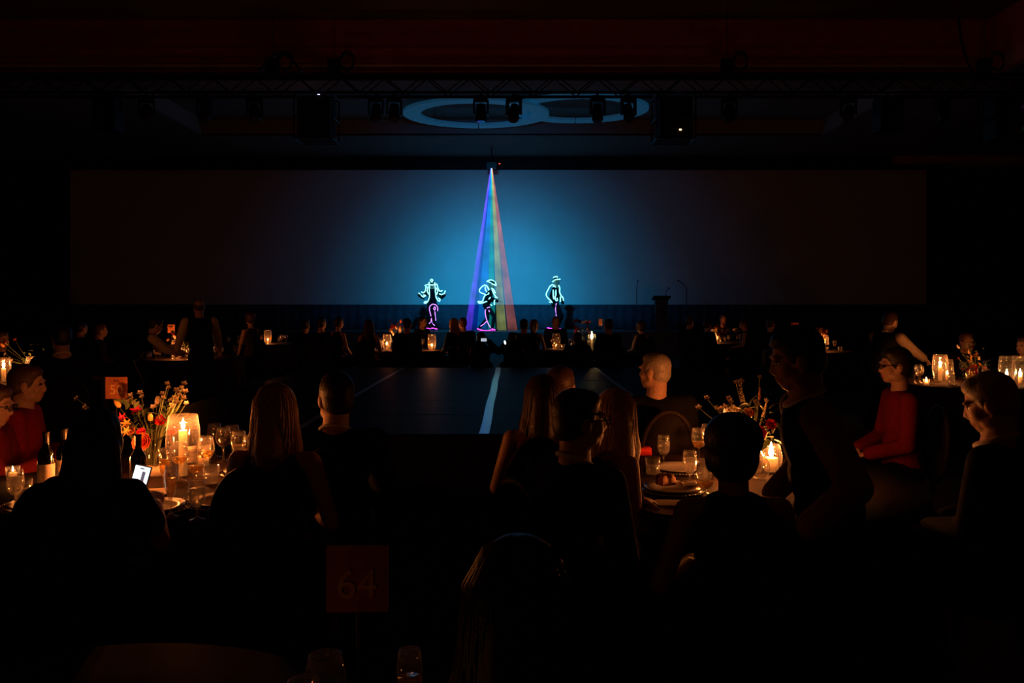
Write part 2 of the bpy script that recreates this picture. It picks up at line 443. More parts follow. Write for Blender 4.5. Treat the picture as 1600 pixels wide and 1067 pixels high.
# ceiling rings: blue light falling on them is put in as faint emission
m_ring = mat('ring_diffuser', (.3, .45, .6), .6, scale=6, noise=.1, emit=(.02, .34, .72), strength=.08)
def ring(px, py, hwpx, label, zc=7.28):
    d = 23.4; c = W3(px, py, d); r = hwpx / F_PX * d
    e = empty('ceiling_ring', (c.x, d, zc)); tag(e, label, 'ceiling ring', 'blue ring lights under the ceiling')
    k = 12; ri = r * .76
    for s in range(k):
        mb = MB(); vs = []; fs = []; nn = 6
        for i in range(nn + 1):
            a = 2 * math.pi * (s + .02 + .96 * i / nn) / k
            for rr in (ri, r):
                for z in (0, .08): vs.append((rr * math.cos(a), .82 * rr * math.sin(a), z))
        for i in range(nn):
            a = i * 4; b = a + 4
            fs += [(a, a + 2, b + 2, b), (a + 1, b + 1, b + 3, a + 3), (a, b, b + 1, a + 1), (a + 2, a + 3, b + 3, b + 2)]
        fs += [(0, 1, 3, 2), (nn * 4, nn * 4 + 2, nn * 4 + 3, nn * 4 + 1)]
        mb.add(vs, fs); mb.build('ring_segment', m_ring, e)
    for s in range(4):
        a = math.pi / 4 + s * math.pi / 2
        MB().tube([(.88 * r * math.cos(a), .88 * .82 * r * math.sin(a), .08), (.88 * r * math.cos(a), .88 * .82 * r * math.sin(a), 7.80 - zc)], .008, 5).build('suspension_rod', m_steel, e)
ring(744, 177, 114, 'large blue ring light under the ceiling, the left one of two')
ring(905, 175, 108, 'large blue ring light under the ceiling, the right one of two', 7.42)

# ------------------------------------------------------------------ laser
LD = 27.9
apex = W3(768, 263, LD)
ls = empty('laser_projector', (apex.x, LD + .1, apex.z + .06)); tag(ls, 'small laser projector above the screen throwing a rainbow fan of beams', 'laser')
MB().box((0, .05, .06), (.34, .3, .2)).build('body', m_plastic, ls)
MB().tube([(0, .05, .15), (0, .05, 7.26 - apex.z - .07)], .025, 6).build('mounting_pole', m_steel, ls)
MB().box((.28, -.1, .1), (.05, .03, .03)).build('status_light', mat_emit('led_red', (1, .08, .05), 1.5), ls)
def mat_beam(name, color, k):
    m = bpy.data.materials.new(name); m.use_nodes = True; nt = m.node_tree
    for q in list(nt.nodes): nt.nodes.remove(q)
    out = nt.nodes.new('ShaderNodeOutputMaterial'); ad = nt.nodes.new('ShaderNodeAddShader')
    tp = nt.nodes.new('ShaderNodeBsdfTransparent'); tp.inputs[0].default_value = (.86, .86, .86, 1)
    em = nt.nodes.new('ShaderNodeEmission'); em.inputs['Color'].default_value = (*color, 1)
    tc = nt.nodes.new('ShaderNodeTexCoord'); sp = nt.nodes.new('ShaderNodeSeparateXYZ')
    nt.links.new(tc.outputs['Object'], sp.inputs[0])
    # the fan thins out with the distance from its source
    dv = nt.nodes.new('ShaderNodeMath'); dv.operation = 'SUBTRACT'; dv.inputs[0].default_value = 0.35
    nt.links.new(sp.outputs['Z'], dv.inputs[1])
    pw = nt.nodes.new('ShaderNodeMath'); pw.operation = 'POWER'; pw.inputs[1].default_value = -0.8
    nt.links.new(dv.outputs[0], pw.inputs[0])
    nz = nt.nodes.new('ShaderNodeTexNoise'); nz.inputs['Scale'].default_value = 2.2; nt.links.new(tc.outputs['Object'], nz.inputs['Vector'])
    ml = nt.nodes.new('ShaderNodeMath'); ml.operation = 'MULTIPLY'; nt.links.new(pw.outputs[0], ml.inputs[0]); nt.links.new(nz.outputs['Fac'], ml.inputs[1])
    m2 = nt.nodes.new('ShaderNodeMath'); m2.operation = 'MULTIPLY'; m2.inputs[1].default_value = k * 1.7; nt.links.new(ml.outputs[0], m2.inputs[0])
    nt.links.new(m2.outputs[0], em.inputs['Strength'])
    nt.links.new(tp.outputs[0], ad.inputs[0]); nt.links.new(em.outputs[0], ad.inputs[1]); nt.links.new(ad.outputs[0], out.inputs['Surface'])
    return m
botz = 0.825
for nm, x0, x1, c, k in [('violet', 726, 737, (.12, .04, 1.0), 1.2), ('blue', 736, 744.5, (.0, .05, .9), .5), ('azure', 745, 761, (.0, .22, .9), .75),
                         ('green', 762, 774, (.0, .45, .42), .75), ('yellow', 776.5, 791.5, (.42, .50, .12), .75), ('red', 793.5, 808.5, (.55, .14, .10), .75)]:
    a = W3(x0, 516, LD); b = W3(x1, 516, LD)
    o = ls.location
    mb = MB(); th = .012
    ca = (x0 + x1) / 2
    tx = apex.x + (ca - 768) / F_PX * LD * .02
    q0 = [Vector((tx - .012, LD - th, apex.z)), Vector((tx + .012, LD - th, apex.z)), Vector((tx + .012, LD + th, apex.z)), Vector((tx - .012, LD + th, apex.z))]
    q1 = [Vector((a.x, LD - th, botz)), Vector((b.x, LD - th, botz)), Vector((b.x, LD + th, botz)), Vector((a.x, LD + th, botz))]
    vs = [p - Vector(o) for p in q0 + q1]
    mb.add(vs, [(0, 1, 5, 4), (1, 2, 6, 5), (2, 3, 7, 6), (3, 0, 4, 7), (3, 2, 1, 0), (4, 5, 6, 7)])
    bo = mb.build('light_beam', mat_beam('beam_' + nm, c, k), ls); bo['label'] = nm + ' beam of the laser fan'

# ------------------------------------------------------------------ people
def ik(s, t, l1, l2, pole):
    s = Vector(s); t = Vector(t); dv = t - s; L = min(dv.length, (l1 + l2) * .995); u = dv.normalized()
    a = (l1 * l1 - l2 * l2 + L * L) / (2 * L); h = math.sqrt(max(0, l1 * l1 - a * a))
    p = Vector(pole); p = (p - u * p.dot(u)).normalized()
    return s + u * a + p * h, s + u * L

def hand(mb, w, dr, nrm, side_in, curl=.5):
    # palm, four fingers of different length with a knuckle bend, thumb from the side of the palm
    dr = dr.normalized(); nrm = (nrm - dr * nrm.dot(dr)).normalized(); sd = dr.cross(nrm).normalized()
    if sd.dot(side_in) < 0: sd = -sd
    rot = Matrix((sd, dr, nrm)).transposed()
    mb.ell(w + dr * .05, (.040, .055, .016), rot)
    for off, ln in ((.030, .070), (.010, .080), (-.011, .074), (-.030, .058)):
        k = w + dr * .088 + sd * off
        d1 = (dr * math.cos(curl * .6) - nrm * math.sin(curl * .6)); d2 = (dr * math.cos(curl * 1.9) - nrm * math.sin(curl * 1.9))
        m = k + d1 * ln * .55; e = m + d2 * ln * .5
        mb.cap(k - dr * .02, m, .0095, .0088, 8); mb.cap(m, e, .0088, .0075, 8)
    k = w + dr * .022 + sd * .034; m = k + (dr * .6 + sd * .55 - nrm * .25).normalized() * .042; e = m + (dr * .9 + sd * .1 - nrm * .3).normalized() * .032
    mb.cap(k, m, .0125, .011, 8); mb.cap(m, e, .011, .009, 8)

HAIRM = {}
def hairmat(key):
    c = {'dark': (.018, .011, .008), 'brown': (.07, .03, .014), 'blonde': (.55, .33, .15), 'grey': (.42, .36, .30), 'black': (.008, .006, .005), 'auburn': (.13, .045, .018)}[key]
    return mat('hair_' + key, c, .5, scale=90, noise=.35, bump=.3)

def person(px, py_top, d, yaw, label, pose='sit', female=False, hair='short', hairc='dark', lean=0.02, leanx=0.0, hyaw=0, pitch=0, roll=0,
           top='suit', topc=(.008, .008, .010), hands=None, near=True, skin=0, shw=None, zbase=0.0, collar=False, glasses=False, curl=.5,
           group=None, legs=True, name='person', stride=None, sleeves=None, armdir=None, hat=False, bun=None):
    hp = W3(px, py_top, d); ztop = hp.z - zbase
    yr = R(yaw)
    root = empty(name, (hp.x, d, zbase), yr)
    tag(root, label, 'person', group)
    hs = .95 if female else 1.0
    shw = shw or (.165 if female else .195)
    vox = .0085 if near else .015
    n_ = Vector((leanx, lean, ztop - .262 * hs - (.03 if pitch < -30 else 0)))
    # torso hinges at the hip: keep the head over the given spot
    off = Vector((-leanx, -lean - .03, 0))
    if pose == 'sit': hip = Vector((0, 0, .585))
    else: hip = Vector((0, 0, .53 * min(1.8, max(ztop, 1.62))))
    hip = hip + off; n_ = n_ + off
    ax = n_ - hip; up = ax.normalized()
    def tp(t, x=0, y=0):
        p = hip + ax * t; fw = Vector((0, 1, 0)); fw = (fw - up * fw.dot(up)).normalized()
        return p + Vector((1, 0, 0)) * x + fw * y
    fem = female
    torso = [(tp(.0), (.165, .125, .12)), (tp(.28), (.135 if fem else .155, .11 if fem else .12, .15)), (tp(.62), (shw - .025, .105 if fem else .115, .17)), (tp(.80), (shw - .03, .09, .09))]
    sj = [tp(.86, sx * shw) for sx in (-1, 1)]
    nk = tp(.93)
    trot = Vector((0, 0, 1)).rotation_difference(up).to_matrix()
    ra, rb, rc = (.043, .036, .026) if fem else (.054, .044, .031)
    arms = []
    for i, sx in enumerate((-1, 1)):
        tgt = None
        if hands and hands[i] is not None: tgt = Vector(hands[i])
        elif pose == 'sit': tgt = Vector((sx * .10, .26, .70)) + off
        else: tgt = Vector((sx * (shw + .06), .05, hip.z - .02)) + off
        el, wr = ik(sj[i], tgt, .285, .255, (sx * .55, -.45, -.6) if not armdir else armdir[i])
        arms.append((sj[i], el, wr))
    if pose == 'sit':
        lg = [((hip + Vector((sx * .09, 0, -.02))), hip + Vector((sx * .12, .40, -.055)), hip + Vector((sx * .12, .42, -.50))) for sx in (-1, 1)]
        for q in range(2):
            a, b, c = lg[q]; c.z = .085; lg[q] = (a, b, c)
    else:
        lg = []
        for i, sx in enumerate((-1, 1)):
            st = stride[i] if stride else (sx * .10, 0, 0)
            an = Vector((st[0], st[1], .085 + st[2])) + off
            kn, _ = ik(hip + Vector((sx * .09, 0, -.03)), an, hip.z * .5, hip.z * .5 - .02, (0, 1, 0))
            lg.append((hip + Vector((sx * .09, 0, -.03)), kn, an))
    # head frame
    hr = Euler((R(pitch), R(roll), R(hyaw)), 'XYZ').to_matrix()
    hr = Euler((0, 0, R(hyaw))).to_matrix() @ Euler((R(pitch), 0, 0)).to_matrix() @ Euler((0, R(roll), 0)).to_matrix()
    hc = Vector((n_.x, n_.y + .03, n_.z + .147 * hs))
    def hl(x, y, z): return hc + hr @ Vector((x * hs, y * hs, z * hs))
    def hell(mb, c, r, ex=0): mb.ell(hl(*c), [k * hs + ex for k in r], hr, 18, 14)
    B = MB()
    hell(B, (0, -.014, .028), (.075, .096, .090)); hell(B, (0, .030, -.030), (.062, .062, .082)); hell(B, (0, .052, -.090), (.036, .032, .026))
    for sx in (-1, 1):
        hell(B, (sx * .036, .050, -.030), (.028, .032, .034)); hell(B, (sx * .077, -.006, -.012), (.012, .024, .036))
        hell(B, (sx * .048, .005, -.072), (.024, .05, .03))
        hell(B, (sx * .032, .082, .026), (.024, .012, .010))
    B.cap(hl(0, .086, .008), hl(0, .099, -.028), .010 * hs, .0135 * hs); hell(B, (0, .090, -.034), (.019, .014, .011))
    hell(B, (0, .084, -.060), (.025, .013, .008)); hell(B, (0, .082, -.072), (.021, .013, .008))
    B.cap(hl(0, -.028, -.065), nk, .050 if fem else .060, .056 if fem else .070)
    for c, r in torso: B.ell(c, [k - .012 for k in r], trot)
    for s_, e, w in arms:
        B.cap(tp(.88), s_, .05, ra - .004); B.cap(s_, e, ra, rb); B.cap(e, w, rb, rc)
        sin = Vector((-1, 0, 0)) if s_.x > hip.x else Vector((1, 0, 0))
        hand(B, w, (w - e), Vector((0, .15, 1)), sin, curl)
    for a, k, c in lg:
        B.cap(a, k, .078, .052); B.cap(k, c, .052, .036)
        fd = Vector((0, 1, 0)); B.cap(c + Vector((0, -.03, -.045)), c + fd * .13 + Vector((0, 0, -.055)), .036, .028)
    me = remesh(B, vox, 2)
    body = mesh_obj('body', me, [SKINS[skin], m_eye, m_lip], root)
    # eyes, brows and lips get their own colour on the continuous skin
    cs = np.empty(len(me.polygons) * 3); me.polygons.foreach_get('center', cs); cs = cs.reshape(-1, 3)
    mi = np.zeros(len(me.polygons), dtype=np.int32)
    for sx in (-1, 1):
        e = np.array(hl(sx * .031, .084, .006)); mi[np.linalg.norm((cs - e) * np.array([1, 1, 1.6]), axis=1) < .017 * hs] = 1
    l_ = np.array(hl(0, .098, -.066)); mi[np.linalg.norm(cs - l_, axis=1) < .023 * hs] = 2
    me.polygons.foreach_set('material_index', mi)
    # ---- clothes
    mtop = mat('cloth_%.3f_%.3f_%.3f' % topc, topc, .85, scale=120, noise=.25, bump=.15, spec=.08)
    cv = .012 if near else .018
    C = MB(); infl = .014 if near else .018
    for c, r in torso: C.ell(c, [k + infl - .004 for k in r], trot)
    long_sl = top in ('suit', 'shirt')
    Sl = MB() if (top == 'vest') else C
    for s_, e, w in arms:
        sg = 1 if s_.x > hip.x else -1
        if top == 'dress': C.cap(tp(.80, sg * .06), tp(.86, sg * .085), .05, .042)
        else: C.cap(tp(.86), s_, .060 if not fem else .05, ra + infl)
        if long_sl or top == 'vest':
            Sl.cap(s_, e, ra + infl + .004, rb + infl + .004); Sl.cap(e, e.lerp(w, .93), rb + infl + .004, rc + infl + .006)
        elif top == 'tee':
            C.cap(s_, s_.lerp(e, .6), ra + infl, rb + infl + .01)
    if top == 'dress':
        for a, k, c in lg: C.cap(a, k, .10, .085)
        C.cap(lg[0][1].lerp(lg[0][2], .5), lg[1][1].lerp(lg[1][2], .5), .11, .11)
        C.cap(lg[0][1], lg[1][1], .085, .085)
    if top == 'dress' and fem:
        pass
    jn = {'suit': 'jacket', 'shirt': 'shirt', 'vest': 'waistcoat', 'dress': 'dress', 'tee': 'blouse'}[top]
    jo = mesh_obj(jn, remesh(C, cv, 3), mtop, root)
    if top == 'vest':
        sc = sleeves or (.50, .42, .33)
        mesh_obj('shirt_sleeves', remesh(Sl, cv, 2), mat('shirt_%.2f' % sc[0], sc, .85, scale=50, noise=.2, bump=.3), root)
    if top != 'dress':
        T = MB(); T.ell(torso[0][0] - Vector((0, 0, .01)), (.172, .135, .115))
        for a, k, c in lg: T.cap(a, k, .098, .072); T.cap(k, c + Vector((0, 0, .02)), .072, .056)
        mesh_obj('trousers', remesh(T, max(cv, .014), 2), mat('trousers_black', (.008, .008, .009), .9, scale=100, spec=.08), root)
    for a, k, c in lg:
        Sh = MB(); Sh.cap(c + Vector((0, -.035, -.035)), c + Vector((0, .15, -.045)), .047, .038)
        Sh.build('shoe', mat('shoe_leather', (.01, .008, .007), .35, scale=40), root, True)
    if collar:
        k = MB(); fw = hr @ Vector((0, 1, 0)); pts = []
        for i in range(20):
            a = 2 * math.pi * i / 20
            pts.append(nk + Vector((.070 * math.cos(a), .074 * math.sin(a) + .004, .026 - .034 * math.sin(a))))
        k.tube([p + Vector((0, 0, .012 * (collar - 1))) for p in pts], .010 * collar, 8, closed=True); k.build('shirt_collar', mat('collar_white', (.78, .72, .64), .8, scale=120, noise=.05), root, True)
    # ---- hair
    if hair != 'bald':
        H = MB(); hm = hairmat(hairc)
        if hair in ('short', 'cropped'):
            ex = .010 if hair == 'short' else .004
            hell(H, (0, -.026, .040), (.077, .090, .085), ex); hell(H, (0, -.052, -.006), (.072, .060, .072), ex); hell(H, (0, .022, .082), (.058, .052, .036), ex * .7)
            for sx in (-1, 1): hell(H, (sx * .070, .012, .012), (.008, .018, .034), .002)
        elif hair == 'balding':
            hell(H, (0, -.055, -.002), (.072, .052, .055), .006)
            for sx in (-1, 1): hell(H, (sx * .066, -.02, .0), (.012, .045, .040), .004)
        else:
            hell(H, (0, -.022, .036), (.080, .094, .090), .012); hell(H, (0, -.045, -.02), (.078, .068, .085), .010)
            for sx in (-1, 1): hell(H, (sx * .072, .012, -.02), (.016, .03, .06), .006)
        if hair == 'long':
            for sx in (-1, 1):
                H.cap(hl(sx * .065, -.02, -.02), hl(sx * .085, -.03, -.16), .038, .045); H.cap(hl(sx * .085, -.03, -.16), hl(sx * .075, -.045, -.27), .045, .028)
            H.cap(hl(0, -.07, 0), hl(0, -.085, -.17), .07, .075); H.cap(hl(0, -.085, -.17), hl(0, -.085, -.31), .075, .045)
        if hair == 'ponytail':
            H.cap(hl(0, -.10, .03), hl(0, -.14, -.06), .03, .042); H.cap(hl(0, -.14, -.06), hl(0, -.12, -.24), .042, .02)
        if hair == 'updo':
            hell(H, (0, -.03, .05), (.095, .10, .085), .012); hell(H, (0, -.10, .055), (.06, .055, .055)); hell(H, (0, -.085, -.03), (.06, .04, .04))
        hme = remesh(H, .009 if near else .014, 2)
        if hair in ('long', 'ponytail') and near:
            # separate locks over the mass
            L = MB(); nl = 95 if hair == 'long' else 50
            for q in range(nl):
                a = rng.uniform(-math.pi * .97, -.03) if hair == 'long' else rng.uniform(0, 2 * math.pi)
                cx, sy = math.cos(a), math.sin(a); r0 = rng.uniform(.03, .09)
                if hair == 'long':
                    wv = rng.uniform(.002, .012); ph = rng.uniform(0, 6); ln = rng.uniform(.24, .40)
                    pts = []
                    for i in range(11):
                        u = i / 10
                        w_ = min(1, u * 4); rad = (.012 + .076 * math.sin(w_ * math.pi / 2)) * (1.03 + .16 * u)
                        z = .136 - .115 * (1 - math.cos(w_ * math.pi / 2)) - ln * max(0, u - .2)
                        pts.append(hl(cx * rad * 1.02 + wv * math.sin(ph + 9 * u) * u, -.026 + sy * rad * 1.08 + wv * math.cos(ph + 8 * u) * u, z))
                    L.tube(pts, [.004, .0065, .0075, .008, .008, .008, .008, .0075, .006, .0045, .002], 5)
                else:
                    zc = rng.uniform(.0, .12); pts = [hl((.09 + .012) * math.cos(a + i * .16) * math.sqrt(max(.05, 1 - ((zc - .05) / .11) ** 2)), -.03 + .11 * math.sin(a + i * .16) * math.sqrt(max(.05, 1 - ((zc - .05) / .11) ** 2)), zc + .01 * i) for i in range(6)]
                    L.tube(pts, [.003, .006, .007, .007, .006, .003], 5)
            nv = len(hme.vertices); co = np.empty(nv * 3); hme.vertices.foreach_get('co', co)
            vv = [tuple(x) for x in co.reshape(-1, 3)]; ff = [tuple(p.vertices) for p in hme.polygons]
            L.add(vv, ff); bpy.data.meshes.remove(hme); hme = L.mesh('hair', True)
        mesh_obj('hair', hme, hm, root)
    if glasses:
        G = MB()
        for sx in (-1, 1):
            G.tube([hl(sx * .034 + .024 * math.cos(2 * math.pi * i / 14), .104, .004 + .017 * math.sin(2 * math.pi * i / 14)) for i in range(14)], .003, 5, closed=True)
            G.tube([hl(sx * .058, .102, .010), hl(sx * .082, .05, .010), hl(sx * .084, -.012, .006)], .003, 5)
        G.tube([hl(-.010, .106, .006), hl(0, .110, .009), hl(.010, .106, .006)], .003, 5)
        G.build('glasses', mat('glasses_frame', (.01, .01, .012), .3), root)
    if hat:
        Hh = MB()
        hb = [hl(0, -.01, .072 + k) for k in (0,)]
        vs = []; fs = []; nn = 24; prof = [(.095, 0), (.155, -.006), (.160, .004), (.098, .012), (.094, .05), (.086, .095), (.05, .105), (.001, .098)]
        for (r_, z_) in prof:
            for k in range(nn):
                a = 2 * math.pi * k / nn; vs.append(hl(r_ * math.cos(a) * .92, -.01 + r_ * 1.08 * math.sin(a), .062 + z_))
        for i in range(len(prof) - 1):
            for k in range(nn): fs.append((i * nn + k, i * nn + (k + 1) % nn, (i + 1) * nn + (k + 1) % nn, (i + 1) * nn + k))
        Hh.add(vs, fs); Hh.build('hat', mat('hat_felt', (.008, .008, .01), .9, scale=80), root, True)
    return root, off

# ------------------------------------------------------------------ dining chair (medallion back)
def chair_proto():
    e = empty('dining_chair')
    s = MB(); s.lathe([(.001, .405), (.225, .405), (.235, .43), (.225, .455), (.18, .468), (.001, .47)], 20); s.build('seat', m_pad, e, True)
    fr = MB(); pts = []
    for i in range(24):
        a = 2 * math.pi * i / 24; pts.append((.168 * math.cos(a), -.255 - .09 * (.74 + .25 * math.sin(a) - .5), .76 + .25 * math.sin(a)))
    fr.tube(pts, .018, 8, closed=True); fr.build('back_frame', m_wood, e, True)
    p = MB(); rows = 6; vs = []; fs = []
    for sgn, dy in ((1, -.012), (-1, .012)):
        o = len(vs); vs.append((0, -.255 - .09 * .24 + dy, .76))
        for i in range(24):
            a = 2 * math.pi * i / 24; vs.append((.158 * math.cos(a), -.255 - .09 * (.24 + .24 * math.sin(a)) + dy * .5, .76 + .24 * math.sin(a)))
        for i in range(24):
            q = (o, o + 1 + i, o + 1 + (i + 1) % 24); fs.append(q if sgn > 0 else q[::-1])
    for i in range(24): fs.append((1 + i, 26 + i, 26 + (i + 1) % 24, 1 + (i + 1) % 24))
    p.add(vs, fs); p.build('back_pad', m_pad, e, True)
    for sx in (-1, 1):
        MB().tube([(sx * .15, .14, .42), (sx * .17, .17, .0)], [.022, .013], 8).build('leg', m_wood, e)
        MB().tube([(sx * .14, -.15, .42), (sx * .17, -.24, .0)], [.022, .013], 8).build('leg', m_wood, e)
        MB().tube([(sx * .14, -.17, .42), (sx * .10, -.235, .56)], .016, 8).build('back_post', m_wood, e)
    return e
CH0 = chair_proto(); CH_USED = [0]
def chair(x, y, yaw, label, group='round-backed chairs at the tables', z=0):
    c = CH0 if not CH_USED[0] else copy_tree(CH0)
    CH_USED[0] = 1
    c.location = (x, y, z); c.rotation_euler = (0, 0, R(yaw)); tag(c, label, 'chair', group)
    return c
def guest(px, py, d, yaw, label, clabel=None, **kw):
    r, off = person(px, py, d, yaw, label, **kw)
    if kw.get('pose', 'sit') == 'sit':
        o = Matrix.Rotation(R(yaw), 3, 'Z') @ Vector((off.x, off.y + .06, 0))
        chair(r.location.x + o.x, r.location.y + o.y, yaw, clabel or ('round-backed chair of the ' + label.replace('seated ', '', 1)))
    return r

# ------------------------------------------------------------------ tables
def table(x, y, label, clabel, r=.915):
    e = empty('round_table', (x, y, 0)); tag(e, label, 'table', 'round banquet tables')
    MB().lathe([(.001, .715), (r - .02, .715), (r, .725), (r, .738), (.001, .742)], 40).build('tabletop', m_wood, e)
    MB().tube([(0, 0, .03), (0, 0, .72)], .045, 10).build('pedestal', m_steel, e)
    MB().lathe([(.001, 0), (.32, 0), (.32, .02), (.05, .05), (.001, .05)], 20).build('base', m_steel, e)
    def wob(a, z):
        k = max(0, (.735 - z) / .73)
        return 1 + k * (.035 * math.sin(14 * a) + .02 * math.sin(23 * a + 1))
    c = MB().lathe([(.001, .7505), (r * .6, .7505), (r + .004, .750), (r + .012, .742), (r + .02, .70), (r + .035, .5), (r + .05, .25), (r + .07, .012)], 120, (x, y, 0), None)
    c = MB(); c.lathe([(.001, .7505), (r * .6, .7505), (r + .004, .750), (r + .012, .742), (r + .02, .70), (r + .035, .5), (r + .05, .25), (r + .07, .012)], 120, (0, 0, 0), wob)
    o = c.build('tablecloth', m_cloth, None, True); o.location = (x, y, 0)
    tag(o, clabel, 'tablecloth', 'dark tablecloths')
    return Vector((x, y, .752))

# glassware prototypes: mesh data shared by the copies
def mshare(name, mb, m, smooth=True):
    me = mb.mesh(name, smooth); me.materials.append(m); return me
def prof_ring(r, z, t=.0014): return [(r, z), (r - t, z + .0006)]
GL = {}
def glassdef(kind, bowl, stem, foot_r, liquid, lm):
    b = MB().lathe(bowl, 20); GL[kind] = {'bowl': mshare('bowl', b, m_glass)}
    if stem:
        s = MB().lathe([(foot_r, 0.0), (foot_r, .003), (.010, .010), (.005, .02), (.0045, stem * .6), (.006, stem - .004), (.012, stem + .002)], 14)
        GL[kind]['stem'] = mshare('stem', s, m_glass)
    if liquid: GL[kind]['drink'] = mshare('drink', MB().lathe(liquid, 18), lm)
glassdef('wine_glass', [(.001, .092), (.022, .096), (.037, .115), (.043, .14), (.041, .165), (.034, .205), (.033, .205), (.040, .165)], .092, .036, [(.001, .096), (.02, .099), (.0345, .117), (.038, .128), (.001, .128)], m_white)
glassdef('red_wine_glass', [(.001, .092), (.022, .096), (.037, .115), (.043, .14), (.041, .165), (.034, .205), (.033, .205), (.040, .165)], .092, .036, [(.001, .096), (.02, .099), (.0345, .117), (.0405, .140), (.001, .140)], m_red)
glassdef('champagne_flute', [(.001, .080), (.010, .084), (.020, .11), (.026, .15), (.026, .19), (.022, .225), (.021, .225), (.025, .19)], .080, .032, [(.001, .085), (.009, .088), (.018, .112), (.0235, .150), (.0235, .170), (.001, .170)], m_white)
glassdef('water_goblet', [(.001, .055), (.018, .058), (.033, .08), (.037, .11), (.034, .15), (.031, .17), (.030, .17), (.033, .15)], .055, .034, [(.001, .058), (.016, .061), (.030, .081), (.034, .11), (.0325, .135), (.001, .135)], m_water)
glassdef('tumbler', [(.001, .004), (.033, .004), (.036, .010), (.041, .095), (.040, .095), (.035, .012)], 0, 0, [(.001, .008), (.032, .008), (.0355, .05), (.001, .05)], m_water)
# candle holder glasses
GL['hurricane_vase'] = {'glass': mshare('glass', MB().lathe([(.055, .0), (.058, .004), (.075, .03), (.092, .09), (.095, .14), (.086, .20), (.074, .245), (.073, .245), (.085, .20)], 28), m_vase)}
GL['tall_hurricane'] = {'glass': mshare('glass', MB().lathe([(.05, .0), (.053, .004), (.068, .03), (.082, .10), (.088, .18), (.084, .26), (.074, .33), (.073, .33), (.083, .26)], 28), m_vase)}
GL['cylinder_vase'] = {'glass': mshare('glass', MB().lathe([(.001, .003), (.045, .003), (.047, .008), (.047, .17), (.046, .17), (.046, .01)], 24), m_vase)}
GL['votive_glass'] = {'glass': mshare('glass', MB().lathe([(.001, .003), (.028, .003), (.031, .008), (.035, .065), (.034, .065), (.030, .01)], 18), m_vase)}
def glass(kind, p, label, group=None, rot=0, sc=1.0, name=None):
    e = empty(name or kind, p, rot); tag(e, label, 'glass' if 'vase' not in kind and 'votive' not in kind and 'hurricane' not in kind else 'candle holder', group)
    if sc != 1: e.scale = (sc,) * 3
    for k, me in GL[kind].items(): link_mesh(k, me, e)
    return e
CANDLE_COL = (1.0, .24, .045)
fl = MB().lathe([(.0005, 0), (.006, .004), (.0085, .012), (.007, .024), (.0035, .038), (.0004, .050)], 10); me_flame = mshare('flame', fl, m_flame)
def candle(p, h, r, label, power, group=None, flame=True, fs=1.0):
    e = empty('candle', p); tag(e, label, 'candle', group)
    w = MB().lathe([(.001, 0), (r, 0), (r, h - .004), (r - .003, h), (r * .6, h - .003), (.001, h - .004)], 18); w.build('wax', m_wax, e, True)
    MB().tube([(0, 0, h - .004), (.001, 0, h + .008)], .0014, 5).build('wick', m_wick, e)
    if flame:
        link_mesh('flame', me_flame, e, (0, 0, h + .004), scale=(fs, fs, fs))
        l = bpy.data.lights.new('candle_light', 'POINT'); l.energy = power; l.color = CANDLE_COL; l.shadow_soft_size = .02
        lo = bpy.data.objects.new('candle_light', l); COL.objects.link(lo); lo.parent = e; lo.location = (0, 0, h + .035)
    return e
def bottle_meshes():
    g = MB().lathe([(.001, .004), (.034, .0), (.0375, .006), (.0375, .19), (.034, .205), (.018, .232), (.0145, .245), (.0145, .295), (.0165, .296), (.0165, .302), (.0135, .302)], 20)
    l = MB().lathe([(.0381, .06), (.0381, .15)], 20)
    f = MB().lathe([(.0152, .25), (.0155, .296), (.0172, .298), (.0172, .304), (.001, .305)], 14)
    return mshare('glass', g, m_bottle), mshare('paper_label', l, mat('bottle_label', (.50, .42, .32), .8, scale=40, noise=.2)), mshare('foil', f, mat('bottle_foil', (.05, .04, .03), .35, metal=.7))
BT = bottle_meshes()
def bottle(p, label, with_label=True):
    e = empty('wine_bottle', p, rng.uniform(0, 6)); tag(e, label, 'bottle')
    link_mesh('glass', BT[0], e)
    if with_label: link_mesh('paper_label', BT[1], e)
    link_mesh('foil', BT[2], e)
pl_me = mshare('plate', MB().lathe([(.001, .006), (.085, .006), (.10, .012), (.138, .019), (.140, .022), (.10, .016), (.085, .0095), (.001, .009)], 36), m_porc)
ch_me = mshare('charger', MB().lathe([(.001, .0), (.12, .0), (.165, .005), (.166, .008), (.12, .005), (.001, .005)], 40), mat('charger_glass', (.05, .03, .02), .15, metal=.4))
bead = MB()
for i in range(60):
    a = 2 * math.pi * i / 60; bead.ell((.164 * math.cos(a), .164 * math.sin(a), .010), (.0045,) * 3, None, 6, 4)
bead_me = mshare('beaded_rim', bead, m_silver)
def plate(p, label, charger=True):
    e = empty('dinner_plate', p); tag(e, label, 'plate')
    if charger: link_mesh('charger', ch_me, e); link_mesh('beaded_rim', bead_me, e)
    link_mesh('dish', pl_me, e)
    return e
